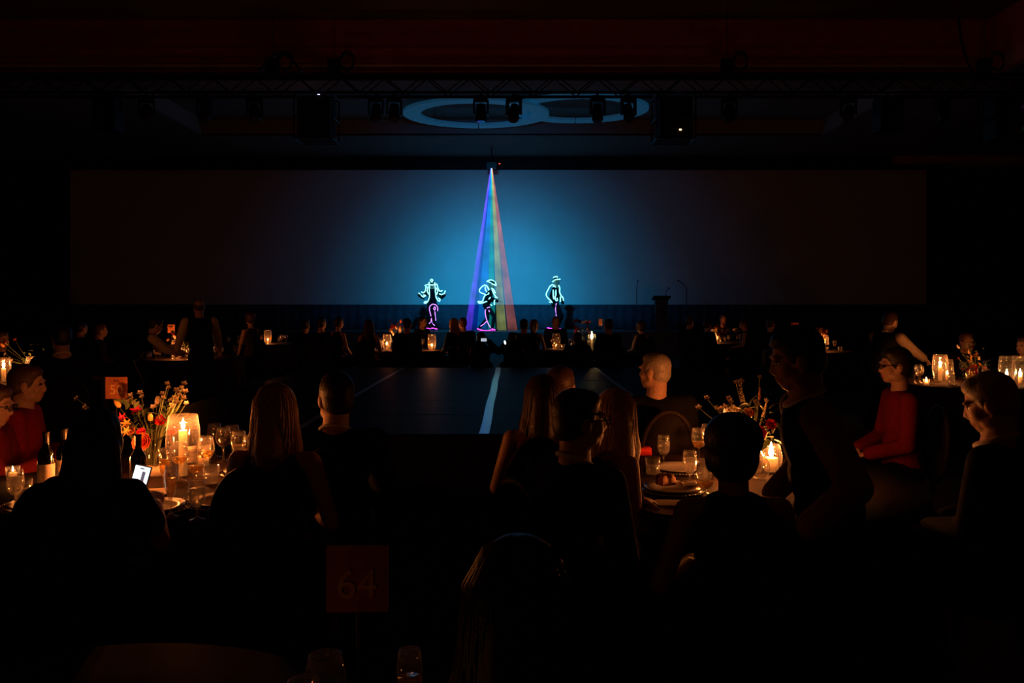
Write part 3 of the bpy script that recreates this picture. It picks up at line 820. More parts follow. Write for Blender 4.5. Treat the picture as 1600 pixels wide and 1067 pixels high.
def slab(name, p, size, rz, m, label, cat, tilt=0, fold=0):
    mb = MB(); nx_, ny_ = 8, 6; vs = []; fs = []
    for k in (0, 1):
        for i in range(nx_ + 1):
            for j in range(ny_ + 1):
                x = (i / nx_ - .5) * size[0]; y = (j / ny_ - .5) * size[1]
                z = size[2] * k + (fold * size[2] * (math.sin(i * 1.3 + j) * .5 + .5) if k else 0)
                vs.append((x, y, z))
    o2 = (nx_ + 1) * (ny_ + 1); q = lambda i, j: i * (ny_ + 1) + j
    for i in range(nx_):
        for j in range(ny_):
            fs.append((q(i, j), q(i, j + 1), q(i + 1, j + 1), q(i + 1, j))); fs.append(tuple(o2 + t for t in (q(i, j), q(i + 1, j), q(i + 1, j + 1), q(i, j + 1))))
    for i in range(nx_):
        for j in (0, ny_): fs.append((q(i, j), q(i + 1, j), o2 + q(i + 1, j), o2 + q(i, j)))
    for j in range(ny_):
        for i in (0, nx_): fs.append((q(i, j), q(i, j + 1), o2 + q(i, j + 1), o2 + q(i, j)))
    mb.add(vs, fs); o = mb.build(name, m, None, fold > 0); o.location = p; o.rotation_euler = (R(tilt), 0, R(rz)); tag(o, label, cat); return o
def text_mesh(body, size, ext=.0006):
    c = bpy.data.curves.new('t', 'FONT'); c.body = body; c.size = size; c.extrude = ext; c.align_x = 'CENTER'; c.align_y = 'CENTER'
    o = bpy.data.objects.new('t', c); COL.objects.link(o); dg = bpy.context.evaluated_depsgraph_get(); dg.update()
    me = bpy.data.meshes.new_from_object(o.evaluated_get(dg)); bpy.data.objects.remove(o); bpy.data.curves.remove(c); return me
def number_card(px, py0, py1, wpx, d, num, label, zt=.752, head=None, cm=None):
    m_pole = m_steel
    a = W3(px, py0, d); b = W3(px, py1, d); w = wpx / F_PX * d; h = a.z - b.z
    e = empty('table_number', (a.x, d, zt)); tag(e, label, 'table number')
    MB().lathe([(.001, 0), (.045, 0), (.045, .006), (.006, .010), (.001, .010)], 20).build('base', m_pole, e)
    MB().tube([(0, .004, .008), (0, .004, b.z - zt + .01)], .0035, 6).build('pole', m_pole, e)
    c = MB().box((0, 0, (a.z + b.z) / 2 - zt), (w, .004, h)).build('card', cm or m_card, e)
    for tx, sz, oz, ext in ([(num, h * .62, -.10 * h, .0006)] if num else []) + ([(head, h * .2, .32 * h, .0004)] if head else []):
        me = text_mesh(tx, sz, ext); me.materials.append(m_gold if tx == num else mat('ink', (.04, .01, .006), .8))
        o = bpy.data.objects.new('lettering', me); COL.objects.link(o); o.parent = c
        o.location = (0, -.0031, (a.z + b.z) / 2 - zt + oz); o.rotation_euler = (R(90), 0, 0)
    return e

# ------------------------------------------------------------------ flowers
def petal_ball(mb, r, rings=5, n=8, cup=.6):
    for k in range(rings):
        f = (k + 1) / rings; tilt = (1 - f) * 1.25 + .15
        for i in range(n - (rings - k) // 2):
            a = 2 * math.pi * (i + .5 * k) / (n - (rings - k) // 2) + rng.uniform(-.1, .1)
            L = r * (.45 + .6 * f); wd = r * (.25 + .25 * f)
            vs = []; fs = []
            for u in range(4):
                for v in range(3):
                    s = u / 3; x = L * s; t = (v - 1)
                    up = math.sin(tilt + .25 * s) * x; out = math.cos(tilt + .25 * s) * x
                    ww = wd * math.sin(math.pi * (.18 + .72 * s)) * t
                    z = up + abs(t) * .12 * r * s
                    vs.append((out * math.cos(a) - ww * math.sin(a), out * math.sin(a) + ww * math.cos(a), z))
            for u in range(3):
                for v in range(2): fs.append((u * 3 + v, u * 3 + v + 1, u * 3 + v + 4, u * 3 + v + 3))
            mb.add(vs, fs)
FL = {}
def flower_mesh(kind, cname, color):
    key = (kind, cname)
    if key in FL: return FL[key]
    m = mat('petal_' + cname, color, .6, scale=50, noise=.2, spec=.3); mb = MB()
    if kind == 'rose': petal_ball(mb, 1.0, 5, 8)
    elif kind == 'dahlia': petal_ball(mb, 1.0, 6, 14)
    elif kind == 'tulip':
        mb.lathe([(.05, -.9), (.42, -.7), (.55, -.2), (.50, .4), (.30, .95), (.22, 1.0)], 12, (0, 0, 0), lambda a, z: 1 + .12 * math.cos(3 * a) * max(0, z + .5))
    elif kind == 'blossom':
        for i in range(5):
            a = 2 * math.pi * i / 5; c, s = math.cos(a), math.sin(a)
            mb.add([(0, 0, 0), (.55 * c - .35 * s, .55 * s + .35 * c, .3), (1.0 * c, 1.0 * s, .35), (.55 * c + .35 * s, .55 * s - .35 * c, .3)], [(0, 1, 2, 3)])
        mb.ell((0, 0, .12), (.14, .14, .12), None, 6, 4)
    elif kind == 'lily':
        for i in range(6):
            a = 2 * math.pi * i / 6; c, s = math.cos(a), math.sin(a)
            mb.add([(0, 0, -.5), (.4 * c - .22 * s, .4 * s + .22 * c, .1), (1.1 * c, 1.1 * s, .25), (.4 * c + .22 * s, .4 * s - .22 * c, .1)], [(0, 1, 2, 3)])
    elif kind == 'delphinium':
        for i in range(34):
            z = i / 34 * 9 - 4.5; a = i * 2.4; r_ = .75 * (1 - .7 * (i / 34)); c, s = math.cos(a), math.sin(a)
            q = .55 * (1 - .5 * i / 34)
            for k in range(4):
                b = a + (k - 1.5) * .6
                mb.add([(.1 * c, .1 * s, z), (r_ * c - q * math.sin(b), r_ * s + q * math.cos(b), z + q * .4), ((r_ + q) * math.cos(b), (r_ + q) * math.sin(b), z + q * .7), (r_ * c + q * .4 * math.sin(b), r_ * s - q * .4 * math.cos(b), z + q * .1)], [(0, 1, 2, 3)])
    FL[key] = mshare(kind, mb, m, True); return FL[key]
leafm = MB(); vs = []
for u in range(6):
    s = u / 5
    for v in (-1, 0, 1): vs.append((v * .28 * math.sin(math.pi * min(1, s * .95 + .03)), s, .12 * math.sin(s * 3) + .06 * abs(v)))
leafm.add(vs, [(u * 3 + v, u * 3 + v + 1, u * 3 + v + 4, u * 3 + v + 3) for u in range(5) for v in range(2)])
me_leaf = mshare('leaf', leafm, m_leaf)
def bouquet(base, blooms, label, nleaf=40, vase_h=.16, vase_r=.055, spread=.16, leaf_z=.30, small=False):
    e = empty('flower_arrangement', base); tag(e, label, 'flowers')
    v = MB().lathe([(.001, .003), (vase_r * .7, .003), (vase_r, vase_h * .35), (vase_r * .95, vase_h * .6), (vase_r * .6, vase_h * .9), (vase_r * .75, vase_h), (vase_r * .73, vase_h)], 20); v.build('vase', m_vase, e, True)
    b = Vector(base)
    for kind, cn, c, r, p in blooms:
        p = Vector(p) - b
        me = flower_mesh(kind, cn, c)
        dr = (p - Vector((0, 0, vase_h * .6))).normalized()
        if kind in ('rose', 'dahlia', 'blossom', 'lily'): dr = (dr * .45 + Vector((rng.uniform(-.3, .3), -.85, .25))).normalized()
        q = Vector((0, 0, 1)).rotation_difference(dr).to_euler()
        link_mesh({'blossom': 'blossom', 'lily': 'lily', 'delphinium': 'flower_spike'}.get(kind, kind), me, e, p, q, (r, r, r))
        s0 = Vector((rng.uniform(-.02, .02), rng.uniform(-.02, .02), .02)); mid = Vector((p.x * .35, p.y * .35, vase_h + .3 * max(0, p.z - vase_h)))
        st = MB().tube([s0, mid, p.lerp(mid, .3) + Vector((0, 0, -.01)), p], [.0028, .0026, .002, .0018], 5); st.build('stem', m_stem, e)
    for i in range(nleaf):
        a = rng.uniform(0, 2 * math.pi); rr = spread * math.sqrt(rng.uniform(.02, 1)); z = vase_h + rng.uniform(-.02, leaf_z)
        L = rng.uniform(.035, .085) * (1 if not small else .9)
        rot = Euler((rng.uniform(-.3, 1.1), rng.uniform(-.5, .5), rng.uniform(0, 6.3)))
        link_mesh('leaf', me_leaf, e, (rr * math.cos(a), rr * math.sin(a), z), rot, (L, L, L))
    return e
C_ = {'coral': (.85, .20, .06), 'pink': (.85, .03, .12), 'yellow': (.80, .48, .10), 'white': (.75, .62, .45), 'peach': (.80, .34, .12), 'red': (.45, .02, .02), 'plum': (.12, .02, .03)}

# ------------------------------------------------------------------ dancers with light-piped suits
def dancer_lines(root, polys, m, rad, name, d0):
    yaw = root.rotation_euler[2]; M = Matrix.Translation(root.location) @ Matrix.Rotation(yaw, 4, 'Z'); Mi = M.inverted()
    vs = []; fs = []
    for c in root.children:
        if c.type != 'MESH' or c.name.split('.')[0] == name: continue
        if c.name.startswith('glow'): continue
        o = len(vs); vs += [M @ v.co for v in c.data.vertices]; fs += [tuple(i + o for i in p.vertices) for p in c.data.polygons]
    bv = BVHTree.FromPolygons(vs, fs); eye = Vector((0, 0, CAM_H))
    for pl_ in polys:
        pts = []
        for i in range(len(pl_) - 1):
            for k in range(4 if i < len(pl_) - 2 else 5):
                t = k / 4; pts.append((pl_[i][0] + (pl_[i + 1][0] - pl_[i][0]) * t, pl_[i][1] + (pl_[i + 1][1] - pl_[i][1]) * t))
        out = []; last = None
        for (x, y) in pts:
            w = W3(x, y, d0); dr = (w - eye).normalized(); hit = bv.ray_cast(eye, dr)
            if hit[0] is not None and abs(hit[0].y - d0) < .6: dep = hit[0].y - rad * .8
            else:
                nr = bv.find_nearest(w); dep = nr[0].y if nr[0] is not None else d0
            out.append([x, y, dep])
        for _ in range(3):
            dd = [q[2] for q in out]
            for i in range(len(out)): out[i][2] = sum(dd[max(0, i - 1):i + 2]) / len(dd[max(0, i - 1):i + 2])
        P = [Mi @ W3(x, y, z) for x, y, z in out]
        for _ in range(1): P = [P[0]] + [(P[i - 1] + P[i] * 2 + P[i + 1]) / 4 for i in range(1, len(P) - 1)] + [P[-1]]
        MB().tube(P, rad, 6).build(name, m, root, True)
def cv(pts, x0, y0, s=9.7): return [(x0 + a / s, y0 + b / s) for a, b in pts]
DD = 27.3; GD = 'dancers in light-piped suits on the stage'
d1, _ = person(675, 438, DD, 180, 'dancer facing the room with spread arms, leftmost of the glowing three', pose='stand', near=False, zbase=.82, hair='short', hairc='black', skin=2,
               hands=[(-.44, .12, 1.22), (.44, .12, 1.22)], armdir=[(-.5, -.2, -1), (.5, -.2, -1)], group=GD, shw=.19, stride=[(-.07, .02, 0), (.10, 0, 0)])
d2, _ = person(768, 441, DD, -90, 'walking dancer in a hat in front of the rainbow beams', pose='stand', near=False, zbase=.82, hair='bald', skin=2, hat=True, lean=.14, pitch=-22,
               hands=[(-.16, .22, 1.02), (.20, .10, 1.10)], armdir=[(-.2, -1, -.2), (.3, -1, .1)], group=GD, stride=[(-.08, -.24, .0), (.08, .20, 0)])
d3, _ = person(869.5, 436, DD, -110, 'dancer in a hat standing alone, rightmost of the glowing three', pose='stand', near=False, zbase=.82, hair='bald', skin=2, hat=True,
               hands=[(-.26, .16, .92), (.30, .02, .95)], armdir=[(-.4, -.8, 0), (.6, -.9, 0)], group=GD, stride=[(-.07, .06, 0), (.07, -.02, 0)])
A = [[(310, 175), (335, 155), (355, 175), (340, 195), (315, 185)], [(295, 200), (297, 250), (300, 330), (302, 420), (285, 480), (250, 520), (215, 515), (240, 492), (268, 495)],
     [(300, 238), (262, 240), (230, 256)], [(250, 260), (240, 330), (215, 365), (180, 350)], [(140, 365), (165, 395), (210, 430), (248, 402), (205, 395)], [(277, 270), (265, 340), (288, 385)],
     [(300, 240), (340, 246), (385, 240)], [(380, 205), (390, 300), (395, 410), (420, 470), (455, 495), (462, 455), (432, 442)], [(385, 235), (415, 230), (435, 310), (465, 345), (500, 325)],
     [(540, 330), (530, 370), (490, 392), (450, 380)], [(400, 290), (430, 330), (420, 370), (395, 400)]]
dancer_lines(d1, [cv(p, 640, 420) for p in A], m_cyan, .0165, 'glow_piping', DD)
dancer_lines(d1, [cv(p, 640, 420) for p in [[(425, 640), (430, 590), (400, 545), (350, 532), (305, 565), (300, 620), (320, 700), (330, 760), (345, 820), (380, 860)], [(330, 770), (315, 810), (295, 830)],
     [(380, 575), (362, 600), (380, 630), (398, 600), (380, 575)], [(383, 645), (390, 720), (397, 785)]]], m_violet, .0135, 'glow_trouser_line', DD)
dancer_lines(d1, [cv(p, 640, 420) for p in [[(255, 900), (320, 908)], [(335, 897), (380, 905), (420, 912)]]], m_magenta, .019, 'glow_shoe_line', DD)
A = [[(345, 190), (390, 205), (440, 235), (490, 255), (475, 205), (430, 172), (400, 165), (345, 190)], [(310, 245), (270, 270), (230, 320), (240, 355), (290, 375), (350, 402), (378, 370), (370, 300), (345, 255), (310, 245)],
     [(320, 270), (325, 320), (345, 350)], [(210, 490), (225, 522), (290, 515), (350, 490), (400, 430)], [(215, 492), (280, 497), (300, 430), (320, 400)], [(425, 300), (440, 350), (460, 390), (490, 432), (508, 440)],
     [(470, 430), (460, 490), (460, 545)], [(395, 540), (425, 555)], [(415, 290), (455, 320), (475, 370)]]
dancer_lines(d2, [cv(p, 725, 420) for p in A], m_cyan, .0165, 'glow_piping', DD)
dancer_lines(d2, [cv(p, 725, 420) for p in [[(395, 578), (350, 590), (320, 630), (325, 700), (345, 780), (370, 840), (400, 890)], [(340, 795), (300, 840), (250, 870)], [(378, 625), (384, 655)]]], m_violet, .0145, 'glow_trouser_line', DD)
dancer_lines(d2, [cv(p, 725, 420) for p in [[(200, 905), (240, 925), (300, 935), (380, 938), (430, 912), (475, 930)], [(430, 905), (432, 935)]]], m_magenta, .019, 'glow_shoe_line', DD)
A = [[(285, 135), (310, 120), (345, 115), (350, 135)], [(275, 200), (285, 180), (340, 160), (392, 158)], [(275, 235), (230, 270), (205, 320), (180, 370), (180, 410), (215, 455), (260, 490), (275, 510)],
     [(275, 240), (310, 260), (325, 330), (325, 400), (310, 440), (325, 480), (350, 480), (345, 440)], [(285, 270), (285, 350), (290, 460)], [(365, 245), (385, 290), (380, 350), (400, 400), (435, 440), (440, 480)],
     [(395, 420), (395, 500)], [(220, 500), (255, 510), (270, 440)]]
dancer_lines(d3, [cv(p, 835, 420) for p in A], m_cyan, .0165, 'glow_piping', DD)
dancer_lines(d3, [cv(p, 835, 420) for p in [[(335, 520), (325, 560), (318, 610), (330, 680), (333, 740), (335, 800)]]], m_violet, .0135, 'glow_trouser_line', DD)
dancer_lines(d3, [cv(p, 835, 420) for p in [[(195, 895), (265, 905)], [(380, 912), (402, 912)]]], m_magenta, .02, 'glow_shoe_line', DD)

# lectern and microphone stands on the stage
lp = W3(1033, 500, 27.6)
le = empty('lectern', (lp.x, 27.6, .82)); tag(le, 'dark lectern with a gooseneck microphone on the right of the stage', 'lectern')
MB().box((0, 0, .53), (.42, .32, 1.06)).build('body', m_plastic, le)
MB().box((0, -.02, 1.13), (.60, .42, .05), Euler((R(-14), 0, 0)).to_matrix()).build('reading_top', m_plastic, le)
MB().box((0, -.17, .62), (.30, .012, .30)).build('front_panel', m_steel, le)
gm = MB(); gm.tube([(.18, .08, 1.13), (.18, .06, 1.3), (.2, -.02, 1.42), (.24, -.1, 1.46)], .010, 6); gm.ell((.25, -.13, 1.465), (.028, .05, .028)); gm.build('gooseneck_microphone', m_plastic, le, True)
def mic_stand(px, label, boom):
    p = W3(px, 500, 28.2); e = empty('microphone_stand', (p.x, 28.2, .82)); tag(e, label, 'microphone stand', 'microphone stands on the stage')
    for k in range(3):
        a = k * 2.094; MB().tube([(0, 0, .16), (.3 * math.cos(a), .3 * math.sin(a), .012)], .011, 6).build('leg', m_steel, e)
    MB().tube([(0, 0, .1), (0, 0, 1.5)], .014, 8).build('pole', m_steel, e)
    b = MB(); b.tube([(0, 0, 1.5), (boom, -.1, 1.72)], .011, 6); b.build('boom', m_steel, e)
    q = MB(); q.cap((boom, -.1, 1.72), (boom * 1.3 - .01, -.14, 1.74), .014, .026); q.build('microphone', m_plastic, e, True)
mic_stand(995, 'microphone stand left of the lectern on stage', .02)
mic_stand(1073, 'microphone stand with a boom arm right of the lectern on stage', -.26)

# ------------------------------------------------------------------ tables
TLc = (-1.9, 4.3); TRc = (1.22, 4.30)
table(*TLc, 'round banquet table number 50 at near left', 'dark cloth on the near left table with the bouquet and card 50')
table(*TRc, 'round banquet table with the brightest candle at near right', 'dark cloth on the near right table with the brightest candle')
table(-.95, 1.42, 'round banquet table at the bottom edge carrying card 64', 'dark cloth on the nearest table carrying card 64', r=.75)
table(-6.0, 9.7, 'round banquet table with candles at the left edge', 'dark cloth on the candlelit table at the left edge')
table(5.55, 9.6, 'round banquet table with two candle vases at the right edge', 'dark cloth on the candlelit table at the right edge')
table(-5.75, 14.2, 'round banquet table between the two left waiters', 'dark cloth on the table between the two left waiters')
table(-2.35, 16.8, 'round banquet table before the stage under the left dancer', 'dark cloth on the table before the left dancer')
table(1.5, 17.0, 'round banquet table before the stage with one glaring candle', 'dark cloth on the table with one glaring candle before the stage')
table(6.15, 16.4, 'round banquet table with lit flowers behind the standing waiter on the right', 'dark cloth on the table with lit flowers on the right')
table(5.2, 20.0, 'far round banquet table with small flowers right of the lectern', 'dark cloth on the far table right of the lectern')
table(-6.2, 19.6, 'far round banquet table with a few glints left of centre', 'dark cloth on the far table left of centre')

# ------------------------------------------------------------------ guests, near left table
guest(-10, 602, 4.6, -78, 'seated guest in dark-rimmed glasses cut by the left edge', near=True, hairc='brown', glasses=True, top='shirt', topc=(.16, .012, .012), pitch=-12, skin=0, hands=[None, (.16, .36, .80)])
guest(44, 573, 5.2, -72, 'seated man in a red shirt with short grey-brown hair at left', hairc='brown', top='shirt', topc=(.26, .012, .014), pitch=-4, skin=0)
guest(155, 645, 3.2, -8, 'long-haired woman in silhouette holding up a lit phone', female=True, hair='long', hairc='dark', top='tee', topc=(.010, .009, .010), hands=[None, (.06, .30, .80)], armdir=[(-.5, -.4, -.6), (.6, -.4, -.9)], pitch=-8, curl=.8)
guest(434, 605, 3.5, -6, 'woman with long blonde hair seen from behind, left of the aisle', female=True, hair='long', hairc='blonde', top='dress', topc=(.06, .025, .016), skin=1)
guest(524, 585, 3.95, 8, 'man in a dark suit with white collar beside the blonde woman', hyaw=22, hairc='dark', collar=True, skin=1, hands=[None, (.14, .34, .74)])
guest(96, 508, 7.5, 40, 'dark-suited guest seen from behind right of the left edge candle', near=False, hairc='dark', collar=True)
# near right table
guest(848, 590, 4.2, -4, 'woman with long brown hair seen from behind, right of the aisle', female=True, hair='long', hairc='brown', top='dress', topc=(.10, .02, .012), skin=2)
guest(878, 575, 4.9, -24, 'man with a red-lit ear behind the brown-haired woman', hairc='brown', skin=0)
guest(908, 613, 3.2, -52, 'man in glasses and dark suit turned to the right table', hairc='dark', glasses=True, collar=True, hyaw=-22, hands=[(-.12, .50, .785), None], armdir=[(-.3, -.2, -1), (.5, -.4, -.6)], skin=0, lean=.06)
guest(958, 612, 3.7, -60, 'woman with wavy blonde hair and bare arm at the right table', female=True, hair='long', hairc='blonde', top='dress', topc=(.05, .012, .01), skin=1, hands=[None, (.12, .24, .68)], armdir=[(-.5, -.4, -.6), (.2, -.6, -.8)], hyaw=72)
guest(1022, 553, 5.25, 8, 'man with cropped pale hair and dark suit behind the wine glasses', hair='cropped', hairc='grey', skin=1, hyaw=44, shw=.215)
guest(1142, 655, 2.8, 2, 'woman with pinned-up hair in black silhouette before the candle', female=True, hair='updo', hairc='black', top='dress', topc=(.035, .012, .010), skin=2)
guest(1398, 546, 5.3, 84, 'woman in a red dress and glasses shown in left profile', female=True, hair='short', hairc='dark', glasses=True, top='shirt', topc=(.16, .010, .014), skin=0, pitch=-4)
guest(1545, 588, 3.4, 46, 'grey-haired man with white collar looking down at right', hair='short', hairc='grey', collar=1.5, skin=1, pitch=-20, hyaw=10)
guest(1243, 516, 3.2, 82, 'waiter in waistcoat and pale shirt standing over the right table', pose='stand', hairc='black', top='vest', topc=(.008, .008, .009), collar=True, lean=.10, pitch=-14, skin=2, hands=[(-.25, .02, .84), (.20, .06, .86)], sleeves=(.30, .22, .17))
ec = chair(2.62, 4.55, 62, 'empty round-backed chair between the red-dressed woman and the grey-haired man')
for q in list(COL.objects):
    if q.parent == ec and q.name.startswith('back_frame'):
        q.data = q.data.copy(); q.data.materials.clear(); q.data.materials.append(mat('chair_wood_lit', (.65, .42, .18), .35, scale=18))  # warm candlelight on this rim is put into a lighter wood colour
# nearest silhouette
guest(812, 850, 1.36, -4, 'nearest guest in black silhouette at the bottom centre', hair='long', female=True, hairc='black', top='suit', topc=(.006, .006, .007), skin=2)
# left and right back waiters
guest(311, 468, 12.3, 28, 'bald waiter in black waistcoat leaning over the left back table', pose='stand', near=False, hair='balding', hairc='brown', top='vest', lean=.22, sleeves=(.62, .46, .30), hands=[(-.30, .30, .95), (.34, .28, .95)], skin=0)
guest(244, 497, 12.6, -55, 'waiter in pale sleeves bending toward the flowers left of the bald waiter', pose='stand', near=False, hairc='dark', top='vest', lean=.42, sleeves=(.62, .46, .30), hands=[(-.15, .34, 1.0), (.2, .36, .92)], pitch=-18, skin=0)
guest(1392, 489, 10.6, -64, 'waiter with white collar bending over the right edge table', pose='stand', near=False, hairc='brown', top='vest', lean=.30, collar=True, sleeves=(.36, .27, .19), hands=[(-.15, .46, 1.0), (.2, .42, .95)], pitch=-18, skin=1)
# mid tables
guest(3, 518, 11.0, -110, 'guest facing right at the left edge behind the candle', near=False, hairc='brown', skin=0)
guest(1511, 521, 10.8, 175, 'guest facing the camera behind the flowers on the right edge table', near=False, hairc='auburn', skin=0)
guest(1600, 527, 10.4, 110, 'guest in left profile cut by the right edge', near=False, hairc='brown', skin=0)
# far guests
FG = 'guests at the far tables'
for (px, py, d, yaw, fem, hr_, hc_, top_, tc_, lb) in [
    (158, 506, 13.9, -60, 0, 'short', 'brown', 'suit', (.008, .008, .01), 'seated guest with a red-lit cheek left of the pale-sleeved waiter'),
    (128, 503, 14.6, -30, 0, 'short', 'dark', 'suit', (.008, .008, .01), 'shadowy seated guest at far left, left of the red-lit cheek'),
    (390, 489, 15.5, 60, 1, 'updo', 'brown', 'dress', (.03, .012, .012), 'dim guest just right of the bald waiter'),
    (478, 500, 17.0, 0, 0, 'short', 'dark', 'suit', (.008, .008, .01), 'dark seated guest left of the bare-armed woman, farther from her'),
    (503, 497, 16.2, -20, 0, 'short', 'dark', 'suit', (.008, .008, .01), 'dark seated guest just left of the bare-armed woman'),
    (530, 496, 16.0, -40, 1, 'short', 'dark', 'dress', (.01, .01, .012), 'bare-armed woman left of the long-haired woman at the centre left table'),
    (577, 500, 15.4, -12, 1, 'long', 'brown', 'dress', (.05, .02, .015), 'woman with long straight brown hair left of the candle cluster'),
    (636, 498, 15.6, 6, 0, 'short', 'black', 'suit', (.006, .006, .008), 'broad man in dark suit in front of the candle cluster'),
    (661, 495, 18.3, -120, 0, 'short', 'dark', 'suit', (.008, .008, .01), 'man in right profile at the feet of the left dancer'),
    (708, 498, 16.4, 55, 1, 'long', 'blonde', 'suit', (.008, .008, .01), 'woman with orange-lit hair left of the rainbow beams'),
    (723, 497, 17.0, 20, 0, 'short', 'brown', 'suit', (.008, .008, .01), 'dark-haired guest between the orange-lit woman and the beams'),
    (819, 499, 16.0, -10, 0, 'short', 'black', 'suit', (.006, .006, .008), 'man in dark suit just right of the rainbow beams'),
    (835, 500, 16.6, -25, 1, 'ponytail', 'auburn', 'dress', (.02, .01, .01), 'woman with a ponytail right of the rainbow beams'),
    (868, 495, 18.6, 175, 0, 'short', 'auburn', 'suit', (.008, .008, .01), 'red-lit guest in front of the right dancer'),
    (902, 520, 15.2, 10, 0, 'short', 'black', 'suit', (.006, .006, .008), 'black silhouette of a guest just left of the glaring candle'),
    (950, 499, 15.5, 20, 0, 'short', 'black', 'suit', (.006, .006, .008), 'black silhouette of a guest just right of the glaring candle'),
    (1000, 503, 17.2, 40, 1, 'updo', 'brown', 'dress', (.02, .01, .01), 'dim guest with pinned-up hair under the left microphone stand'),
    (1078, 495, 19.0, -40, 0, 'short', 'brown', 'suit', (.008, .008, .01), 'dim guest left of the small far flowers, farther from them'),
    (1107, 500, 18.8, -70, 0, 'short', 'dark', 'suit', (.01, .006, .006), 'dim guest just left of the small far flowers'),
    (1130, 492, 21.4, 180, 0, 'short', 'brown', 'suit', (.008, .008, .01), 'dim guest facing the camera behind the small far flowers'),
    (1162, 500, 18.7, 70, 1, 'short', 'brown', 'dress', (.02, .01, .01), 'dim guest just right of the small far flowers'),
    (1205, 498, 17.4, -50, 0, 'short', 'dark', 'suit', (.01, .008, .008), 'dim seated guest left of the far red number card')]:
    guest(px, py, d, yaw, lb, near=False, female=bool(fem), hair=hr_, hairc=hc_, top=top_, topc=tc_, group=FG, skin=0)
# crouching camera operator before the stage
op = guest(752, 520, 15.0, -4, 'camera operator in black crouched below the centre beams', near=False, hairc='black', pose='sit', top='suit', hands=[(-.05, .30, 1.0), (.10, .30, 1.0)], clabel='round-backed chair under the camera operator')
cp = W3(756, 531, 14.62)
ce = empty('camera_body', cp); tag(ce, 'small camera with a lit rear display held up below the beams', 'camera')
MB().box((0, .03, 0), (.14, .06, .10)).build('body', m_plastic, ce)
MB().box((0, -.004, 0), (.105, .006, .056)).build('rear_display', mat_emit('lcd_grey', (.75, .85, 1.0), .55), ce)
MB().tube([(0, .06, 0), (0, .16, 0)], .035, 12).build('lens', m_plastic, ce)
cp = W3(789, 535, 15.0)
ce = empty('lit_phone', cp); tag(ce, 'small phone showing a bright white light below the beams', 'phone')
MB().box((0, .006, 0), (.05, .01, .10), Euler((0, R(-14), 0)).to_matrix()).build('case', m_plastic, ce)
MB().ell((0, -.004, 0), (.017, .006, .036), Euler((0, R(-14), 0)).to_matrix()).build('torch_light', mat_emit('torch', (.65, .95, 1.0), 5.0), ce)
guest(800, 520, 15.1, 8, 'dark guest holding the lit phone below the beams', near=False, hairc='black', top='suit', hands=[(-.06, .24, .98), None])

# ------------------------------------------------------------------ near left table: candles, glasses, bottles, flowers
def hur(p, label, clabel, power, ch=.12, fs=1.0, sc=1.0, kind='tall_hurricane', cr=.022, group=None):
    glass(kind, p, label, sc=sc, group=group, name={'hurricane_vase': 'candle_hurricane', 'tall_hurricane': 'candle_hurricane', 'cylinder_vase': 'candle_cylinder', 'votive_glass': 'votive_glass'}[kind])
    candle(Vector(p) + Vector((0, 0, .004)), ch, cr, clabel, power, fs=fs, group=group)
hur(on_top(286, 744), 'tall glass hurricane holding the candle beside card 50', 'lit tall candle in the hurricane right of card 50', 24.0, ch=.245, fs=1.25)
hur(on_top(316, 728), 'tall straight glass cylinder in front of the near left hurricane', 'short pale candle in the straight cylinder at near left', 2.2, ch=.055, kind='cylinder_vase', cr=.036, fs=.5)
hur(on_top(20, 748), 'small votive glass at the left edge of table 50', 'small votive candle at the left edge of table 50', .5, ch=.03, kind='votive_glass', cr=.022, fs=.6)
hur(on_top(158, 768), 'tall glass hurricane hidden behind the phone-holding woman', 'lit pillar candle hidden behind the phone-holding woman', 13.0, ch=.14)
bottle(on_top(297, 738), 'dark wine bottle with a pale label beside the near left candle')
bottle(on_top(216, 778), 'dark wine bottle standing right of the phone-holding woman', False)
bottle(on_top(72, 772), 'tall dark wine bottle near the red shirt, the left of two')
bottle(on_top(101, 764), 'tall dark wine bottle near the red shirt, the right of two')
for k, x, y, lb in [('champagne_flute', 267, 808, 'champagne flute at the front rim of table 50'), ('water_goblet', 308, 812, 'foggy water goblet at the front rim of table 50'),
    ('champagne_flute', 372, 768, 'pale sparkling flute at the right of table 50'), ('red_wine_glass', 335, 714, 'red wine glass at the back of table 50 right of the cylinder'),
    ('wine_glass', 373, 730, 'wine glass at the back right of table 50'), ('wine_glass', 305, 768, 'wine glass right of the front flute on table 50'),
    ('champagne_flute', 257, 772, 'champagne flute beside the napkin on table 50'), ('tumbler', 330, 756, 'low tumbler behind the foggy goblet on table 50'),
    ('water_goblet', 98, 800, 'water goblet with pale drink beside the two tall bottles'), ('wine_glass', 391, 738, 'wine glass beside the blonde woman on table 50'),
    ('red_wine_glass', 349, 722, 'red wine glass left of the back right glass on table 50'), ('wine_glass', 363, 718, 'rearmost wine glass at the right of table 50'),
    ('wine_glass', 281, 752, 'wine glass in front of the labelled bottle'), ('tumbler', 36, 780, 'tumbler at the left of table 50 near the plate of food'),
    ('water_goblet', 24, 792, 'water goblet at the left edge of table 50'), ('wine_glass', 322, 742, 'wine glass in front of the candle cylinder')]:
    glass(k, on_top(x, y), lb, 'glasses on table 50')
pf = plate(on_top(62, 792), 'plate with dessert and berries at the left of table 50')
fd = empty('dessert', on_top(62, 792) + Vector((0, 0, .0105))); tag(fd, 'cream dessert with a red berry on the left plate of table 50', 'dessert')
MB().ell((0, 0, .022), (.045, .035, .022)).build('cake', mat('sponge', (.30, .12, .05), .8, scale=60, bump=.5), fd, True)
